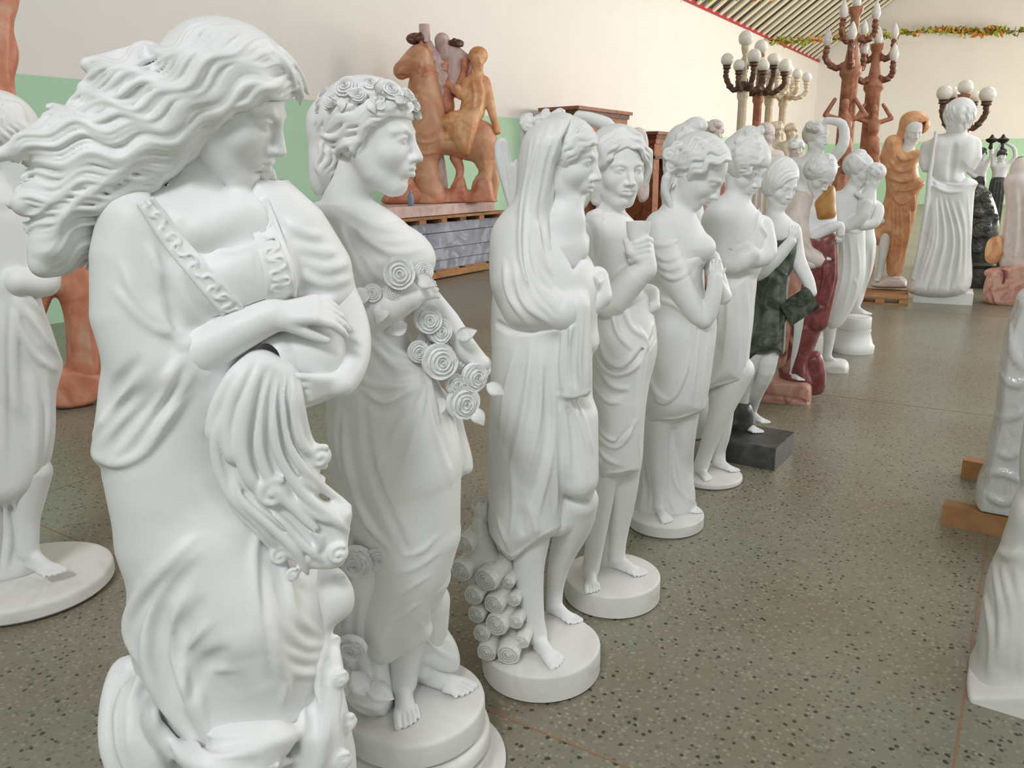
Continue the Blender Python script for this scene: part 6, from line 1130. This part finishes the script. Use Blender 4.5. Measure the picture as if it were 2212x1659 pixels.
bg('cream_statue', 'cream marble figure beneath the pale globe lamps', 1678, 10.4, 1680, 264, 34, 'cream_stone', 'cream_stone', 'cream_stone', 20)
bg('cream_statue', 'small cream marble figure right of another cream figure', 1712, 8.8, 1710, 268, 32, 'cream_stone', 'pale_pink', 'cream_stone', -20)
bg('raised_arm_statue', 'pale marble woman with her bent arm lifted above a small orange vessel', 1768, 6.6, 1764, 266, 62, 'marble', 'pale_pink', 'marble_grey', 60, [[(-.72, 1.4, 0, .2), (-.8, 2.0, .2, .17), (-.4, 2.4, .4, .13)], [(.55, 1.35, 0, .2), (.98, .75, .1, .18), (.9, .05, .1, .15), (.35, -.1, .1, .11)]])
bg('pink_bust_statue', 'rosy marble figure peeking out behind the topknot woman', 1545, 6.6, 1545, 262, 48, 'pale_pink', 'pink_stone', 'pale_pink', 30)
bg('white_arm_statue', 'small white marble figure stretching one arm upward near a green vase', 1722, 7.2, 1722, 302, 40, 'pale_pink', 'marble', 'marble', 10, [[(-.6, 1.4, 0, .18), (-.7, 2.0, .2, .15)], [(-.2, 1.2, 0, .15), (-.15, .4, .2, .13), (0, -.2, .2, .10)]])
# ------------------------------------------------------------------ street lamps
def globe_lamp(name, label, px, D, x, ycol, top, arms, mat_c, mat_a, yh, group=None, bulb=False, colw=.10, fig=None, mid=None):
    f = Fig(px, 300, D); t = f.thing(name, label, 'lamp', group); u0 = float(f.P(x, ycol, 0)[0]); ztop = float(f.P(*top[:2], 0)[2]); rt = top[2] * f.sc
    zh = float(f.P(x, yh, 0)[2]); w = colw
    zc = ztop - rt * (.96 if not bulb else 1.5)
    MB().lathe([(w * 2.2, 0), (w * 2.3, .05), (w * 2.3, .35), (w * 1.9, .40), (w * 1.4, .46), (w * 1.5, .55)], 28, c=(u0, 0, 0)).build('base', mat_c, t)
    pr = [(w * 1.2, .55), (w * 1.1, .6), (w, zh * .5), (w * .9, zh - .25), (w * 1.25, zh - .2), (w * 1.25, zh - .12), (w * .8, zh - .05), (w * .6, zh + .1), (w * .5, zc - .12), (w * .8, zc - .06), (w * .9, zc)]
    MB().lathe(pr, 28, c=(u0, 0, 0), flute=lambda a, z: .07 * math.sin(9 * a) * (1 if z < zh - .2 else .3)).build('column', mat_c, t)
    def gl(parent, u, v, z, r):
        if bulb: m = MB().lathe([(r * .55, -r * 1.5), (r * .8, -r * 1.1), (r, -r * .3), (r * .92, r * .4), (r * .55, r * 1.4), (r * .2, r * 2.1), (r * .02, r * 2.3)], 20)
        else: m = MB().lathe([(r * math.sin(q), -r * math.cos(q)) for q in np.linspace(.12, 3.1, 14)], 24)
        m.build('bulb' if bulb else 'globe', 'bulb' if bulb else 'globe', parent, loc=(u, v, z))
    gl(t, u0, 0, ztop, rt)
    for i, (gx, gy, gr, d) in enumerate(arms):
        p = f.P(gx, gy, 0); r = gr * f.sc; p = np.array([p[0], -d, p[2]]); e = p - np.array([0, 0, r * (1.0 if not bulb else 1.5)]); z0 = zh if mid is None else mid[i]; z0 = float(z0 if z0 < 20 else f.P(x, z0, 0)[2]); a0 = np.array([u0, 0, z0])
        low = a0 * .45 + np.array([e[0], e[1], z0]) * .55 + np.array([0, 0, -.10]); pts = crom([a0, low, np.array([e[0], e[1], e[2] - .16]), np.array([e[0], e[1], e[2] - .02])], 7)
        m = MB().tube(pts, .030 + .014 * np.abs(np.sin(np.arange(len(pts)) * 1.1)), 8); m.lathe([(r * .25, -.05), (r * .65, -.03), (r * .55, 0), (r * .7, .015)], 14, c=tuple(e)); 
        for q in (5, 10): m.lathe([(.01, -.04), (.05, -.02), (.05, .02), (.01, .04)], 10, c=tuple(pts[q]))
        o = m.build('arm', mat_a, t); gl(o, *p, r)
    if fig: # caryatid figures leaning on the column
        for q in fig:
            xx, y_, s, mt = q; ops = [('H', xx, y_, 20, 0, 5, s, 0), ('L', [(xx, y_ + .8 * s, 20, .25 * s), (xx, y_ + 1.6 * s, 20, .55 * s), (xx - .1 * s, y_ + 2.6 * s, 20, .42 * s), (xx, y_ + 3.6 * s, 18, .6 * s), (xx, y_ + 5.5 * s, 14, .5 * s)], .2 * s)]
            for sg in (-1, 1): ops.append(('L', [(xx + sg * .5 * s, y_ + 1.3 * s, 20, .22 * s), (xx + sg * 1.75 * s, y_ + .9 * s, 18, .2 * s), (xx + sg * .9 * s, y_ - .45 * s, 14, .16 * s)], .1 * s))
            sculpt(f, t, 'caryatid', mt, 1.6, ops)
    return t
globe_lamp('globe_street_lamp', 'brown armed globe lamp with cream column, first of the four globe lamps', 1610, 12.6, 1603, 240, (1625, 82, 15.5), [(1571, 129, 13, 0), (1597, 146, 12, .25), (1629, 125, 14, .2), (1650, 140, 12, -.1)], 'cream_stone', 'rust', 178, 'globe street lamps', colw=.068)
globe_lamp('globe_street_lamp', 'globe lamp with reddish brown column, second of the four globe lamps', 1640, 13.4, 1636, 240, (1650, 101, 14), [(1611, 134, 11, .1), (1672, 129, 13, 0), (1695, 145, 13, .1), (1646, 142, 12, .3)], 'lamp_brown', 'rust', 188, 'globe street lamps', colw=.068)
globe_lamp('globe_street_lamp', 'pale globe lamp with cream arms, third of the four globe lamps', 1668, 14.4, 1661, 240, (1678, 128, 11), [(1640, 150, 10, 0), (1703, 150, 11, 0), (1680, 158, 10, .3), (1662, 155, 10, .2)], 'cream_stone', 'cream_stone', 195, 'globe street lamps', colw=.068)
globe_lamp('globe_street_lamp', 'pale globe lamp nearest the room corner with cream arms', 1695, 15.0, 1692, 230, (1706, 138, 11), [(1680, 165, 10, .1), (1722, 164, 10, .3), (1743, 167, 10, 0), (1712, 172, 10, -.2)], 'cream_stone', 'cream_stone', 200, 'globe street lamps', colw=.068)
globe_lamp('bronze_globe_lamp', 'globe lamp with scrolled brown arms standing behind the draped back statue', 2075, 13.2, 2078, 250, (2084, 188, 15), [(2041, 202, 16, .1), (2058, 197, 13, -.3), (2107, 207, 12, -.2), (2133, 205, 16, .1)], 'lamp_brown', 'rust', 262, None)
globe_lamp('flame_candelabrum', 'tallest brown marble candelabrum with flame bulbs and figures round its column', 1832, 11.6, 1829, 250, (1851, 0, 9), [(1823, 26, 9, .1), (1893, 26, 9, 0), (1788, 84, 9, 0), (1841, 79, 9, .35), (1868, 100, 8, -.1)], 'lamp_brown', 'brown_stone', 125, 'brown flame candelabra', True, .105, [(1826, 226, 25, 'lamp_brown')], [72, 72, 128, 128, 128])
globe_lamp('flame_candelabrum', 'shorter brown marble candelabrum with flame bulbs behind the orange robed statue', 1882, 12.2, 1881, 250, (1893, 80, 9), [(1867, 60, 8, -.1), (1933, 70, 8, 0), (1931, 118, 9, .1), (1850, 122, 8, .2)], 'lamp_brown', 'brown_stone', 158, 'brown flame candelabra', True, .10, [(1888, 236, 22, 'lamp_brown')], [112, 112, 158, 160])
# ------------------------------------------------------------------ dark lamp bearers and pink group at the far right
for i, (x, yt, s, D, lab, arms) in enumerate(((2122, 320, 26, 12.6, 'black and white marble lamp bearer nearest the draped back statue', [[(-.6, 1.4, 0, .2), (-.9, 2.0, .2, .16), (-.3, 2.4, .4, .13)], [(.5, 1.35, 0, .2), (.85, .7, 0, .17), (.75, -.2, 0, .13)]]),
                                        (2166, 322, 26, 12.4, 'black and white marble lamp bearer curving one arm over its head', [[(-.6, 1.4, 0, .2), (-.7, .7, .1, .16), (-.2, -.3, .1, .12)], [(.6, 1.35, 0, .2), (1.1, .7, 0, .17), (.9, -.1, 0, .14), (.2, -.5, 0, .11)]]),
                                        (2207, 340, 28, 10.9, 'black and white marble lamp bearer at the right picture edge', None))):
    t, f = bg('lamp_bearer_statue', lab, x, D, x, yt, s, 'marble', 'dark_stone', 'dark_stone', 15 - i * 20, arms, mat_base='dark_stone', cell=1.3, group='black and white lamp bearers')
    if i < 2:
        p = f.P(x + (20 if i == 0 else 0), yt - (14 if i == 0 else 16), 2); MB().lathe([(.01, -.10), (.03, -.08), (.02, -.02), (.06, .0), (.075, .03), (.03, .05), (.01, .09)], 14).build('lamp', 'black_metal', t, loc=tuple(p))
f = Fig(2110, 500, 11.6); t = f.thing('dark_stone_group', 'dark green and black marble group behind the draped back statue', 'statue')
sculpt(f, t, 'figure', 'dark_stone', 2.0, [('P', [(2092, 410), (2125, 400), (2150, 440), (2160, 500), (2150, 560), (2138, 590), (2096, 590), (2090, 500)], 0, 30, 24), ('R', 2125, 480, 26, 60, 22, 9), ('L', [(2110, 440, 14, 10), (2135, 480, 20, 9), (2120, 540, 18, 9)], 5)], k=5)
g0 = ground(2112, 622); MB().lathe([(.24, 0), (.25, .02), (.25, .10), (.20, .14), (.19, .22), (.22, .26)], 32, c=(0, 0, 0)).build('base', 'dark_stone', t, loc=tuple((g0 - f.g) @ f.M.T + np.array([0, .22, 0])))
gq = ground(2170, 662); f = Fig(2180, 520, float(np.hypot(gq[0], gq[1])) + .2); t = f.thing('pink_drapery_statue', 'pale pink and red veined marble figure at the right edge near the far wall', 'statue')
sculpt(f, t, 'figure', 'pale_pink', 2.0, [('P', [(2170, 385), (2215, 370), (2240, 420), (2240, 560), (2225, 590), (2160, 575), (2165, 500), (2172, 440)], 0, 30, 24), ('B', 2205, 365, 0, (20, 20, 24), 8), ('Z',), ('S', [[(2180, 400), (2178, 480), (2168, 560)], [(2195, 400), (2198, 480), (2190, 570)], [(2212, 400), (2216, 480), (2212, 575)]], 3)])
sculpt(f, t, 'orange_shell', 'orange_stone', 2.2, [('P', [(2134, 520), (2165, 510), (2172, 545), (2150, 570), (2128, 560)], 8, 18, 14)])
sculpt(f, t, 'base', 'pink_stone', 2.2, [('P', [(2130, 600), (2160, 575), (2230, 560), (2245, 640), (2230, 664), (2170, 664), (2126, 650)], 0, 34, 16), ('B', 2150, 590, 12, (22, 14, 12), 6)])
# ------------------------------------------------------------------ right row: film wrapped sculpture on beams, rock-draped statue
f = Fig(2190, 900, 3.62); t = f.thing('wrapped_sculpture', 'sculpture wrapped in shiny white plastic film standing on two wooden beams', 'wrapped sculpture')
sculpt(f, t, 'wrapped_block', 'film', 4.0, [('P', [(2102, 1108), (2108, 1060), (2112, 1030), (2125, 1000), (2136, 940), (2150, 880), (2158, 800), (2170, 720), (2190, 660), (2215, 625), (2330, 640), (2340, 1136), (2212, 1128)], -10, 120, 22), ('G', .087), ('Z',), ('S', [[(2135, 960), (2180, 985), (2212, 960)], [(2120, 1030), (2160, 1020), (2212, 1040)], [(2125, 1060), (2165, 1085), (2212, 1068)], [(2160, 800), (2190, 830), (2212, 820)], [(2150, 900), (2190, 900), (2215, 880)], [(2185, 700), (2190, 760), (2212, 800)]], 6, 8, 2)], k=10)
def beam(label, p0px, p1px, w, h):
    a = ground(*p0px); b = ground(*p1px); d = nrm(b - a); L = 1.15; c = a + d * L / 2; o = MB().box((0, 0, h / 2), (L, w, h)).build('wooden_beam', 'wood', smooth=False, loc=(float(c[0]), float(c[1]), 0), rot=(0, 0, math.atan2(d[1], d[0]))); tag(o, label, 'beam', 'beams under the wrapped sculpture')
beam('raw wooden beam on the floor, nearer one under the film wrapped sculpture', (2034, 1126), (2196, 1160), .07, .085)
beam('raw wooden beam on the floor, farther one under the film wrapped sculpture', (2078, 1026), (2180, 1046), .07, .085)
f = Fig(2190, 1200, 2.42); t = f.thing('seated_rock_statue', 'white marble statue with draped base cut off by the right picture edge', 'statue')
sculpt(f, t, 'figure', 'marble_grey', 5.0, [('P', [(2096, 1440), (2108, 1390), (2118, 1320), (2132, 1240), (2158, 1180), (2175, 1130), (2215, 1050), (2420, 1020), (2450, 1500), (2300, 1530), (2180, 1500)], 0, 130, 60), ('P', [(2212, 1060), (2230, 800), (2260, 560), (2330, 470), (2400, 560), (2420, 1060)], -10, 90, 70), ('Z',), ('S', [[(2160, 1190), (2180, 1200), (2212, 1190)], [(2170, 1230), (2190, 1330), (2180, 1440)], [(2200, 1230), (2212, 1340), (2205, 1450)], [(2130, 1290), (2145, 1380), (2140, 1450)], [(2150, 1220), (2165, 1320), (2160, 1430)]], 8, 12, 3)], k=20)
sculpt(f, t, 'base', 'marble_grey', 5.0, [('P', [(2094, 1430), (2140, 1420), (2420, 1420), (2440, 1500), (2300, 1545), (2200, 1530), (2150, 1505), (2105, 1470)], 10, 150, 20)], k=10)
hd = sculpt(f, t, 'head', 'marble', 5.0, [('H', 2330, 400, -10, -60, 5, 160, 1), ('L', [(2330, 460, -10, 45), (2330, 540, -10, 60)])])
# ------------------------------------------------------------------ leaf garlands strung under the far gable and along the eave
def garland(name, label, pts, n, r, seed):
    rg = np.random.default_rng(seed); c = crom(pts, 20); m = MB().tube(c, .012, 5); o = m.build(name, 'black_metal'); tag(o, label, 'garland')
    for mt, frac, nm in (('leaf', .6, 'green_leaves'), ('leaf_o', .4, 'autumn_leaves')):
        v = []; fc = []
        for _ in range(int(n * frac)):
            p = c[rg.integers(len(c))] + rg.normal(0, r * .5, 3); a = nrm(rg.normal(0, 1, 3)); b = nrm(np.cross(a, rg.normal(0, 1, 3))); L = r * rg.uniform(.6, 1.3); q = len(v); w = np.cross(a, b) * .12 * L
            v += [p - a * L, p + b * L * .45 + w, p + a * L, p - b * L * .45 + w]; fc.append((q, q + 1, q + 2, q + 3))
        g = obj(nm, mesh_from(nm, v, fc, False), mt, o); g['kind'] = 'stuff'
def ony(px, py, y):
    r = ray(px, py); return CAMP + r * (y / r[1])
garland('leaf_garland', 'green and orange leaf garland strung across the far gable wall', [ony(1664, 88, 28), ony(1730, 88, 30), ony(1800, 84, 32), ony(1910, 77, 33), ony(1960, 70, 34), ony(2031, 66, 34.5), ony(2080, 66, 34.8), ony(2112, 70, 34.8), ony(2150, 64, 34.8), ony(2175, 66, 34.8), ony(2260, 72, 34.8)], 420, .13, 3)
garland('leaf_garland', 'short leaf garland hanging from the corrugated roof near the top edge', [onx(1470, -12, WX0 + 2.5), onx(1520, -10, WX0 + 2.5), onx(1565, -2, WX0 + 2.5), onx(1615, -12, WX0 + 2.5), onx(1662, -3, WX0 + 2.5), onx(1700, -20, WX0 + 2.5)], 60, .09, 5)
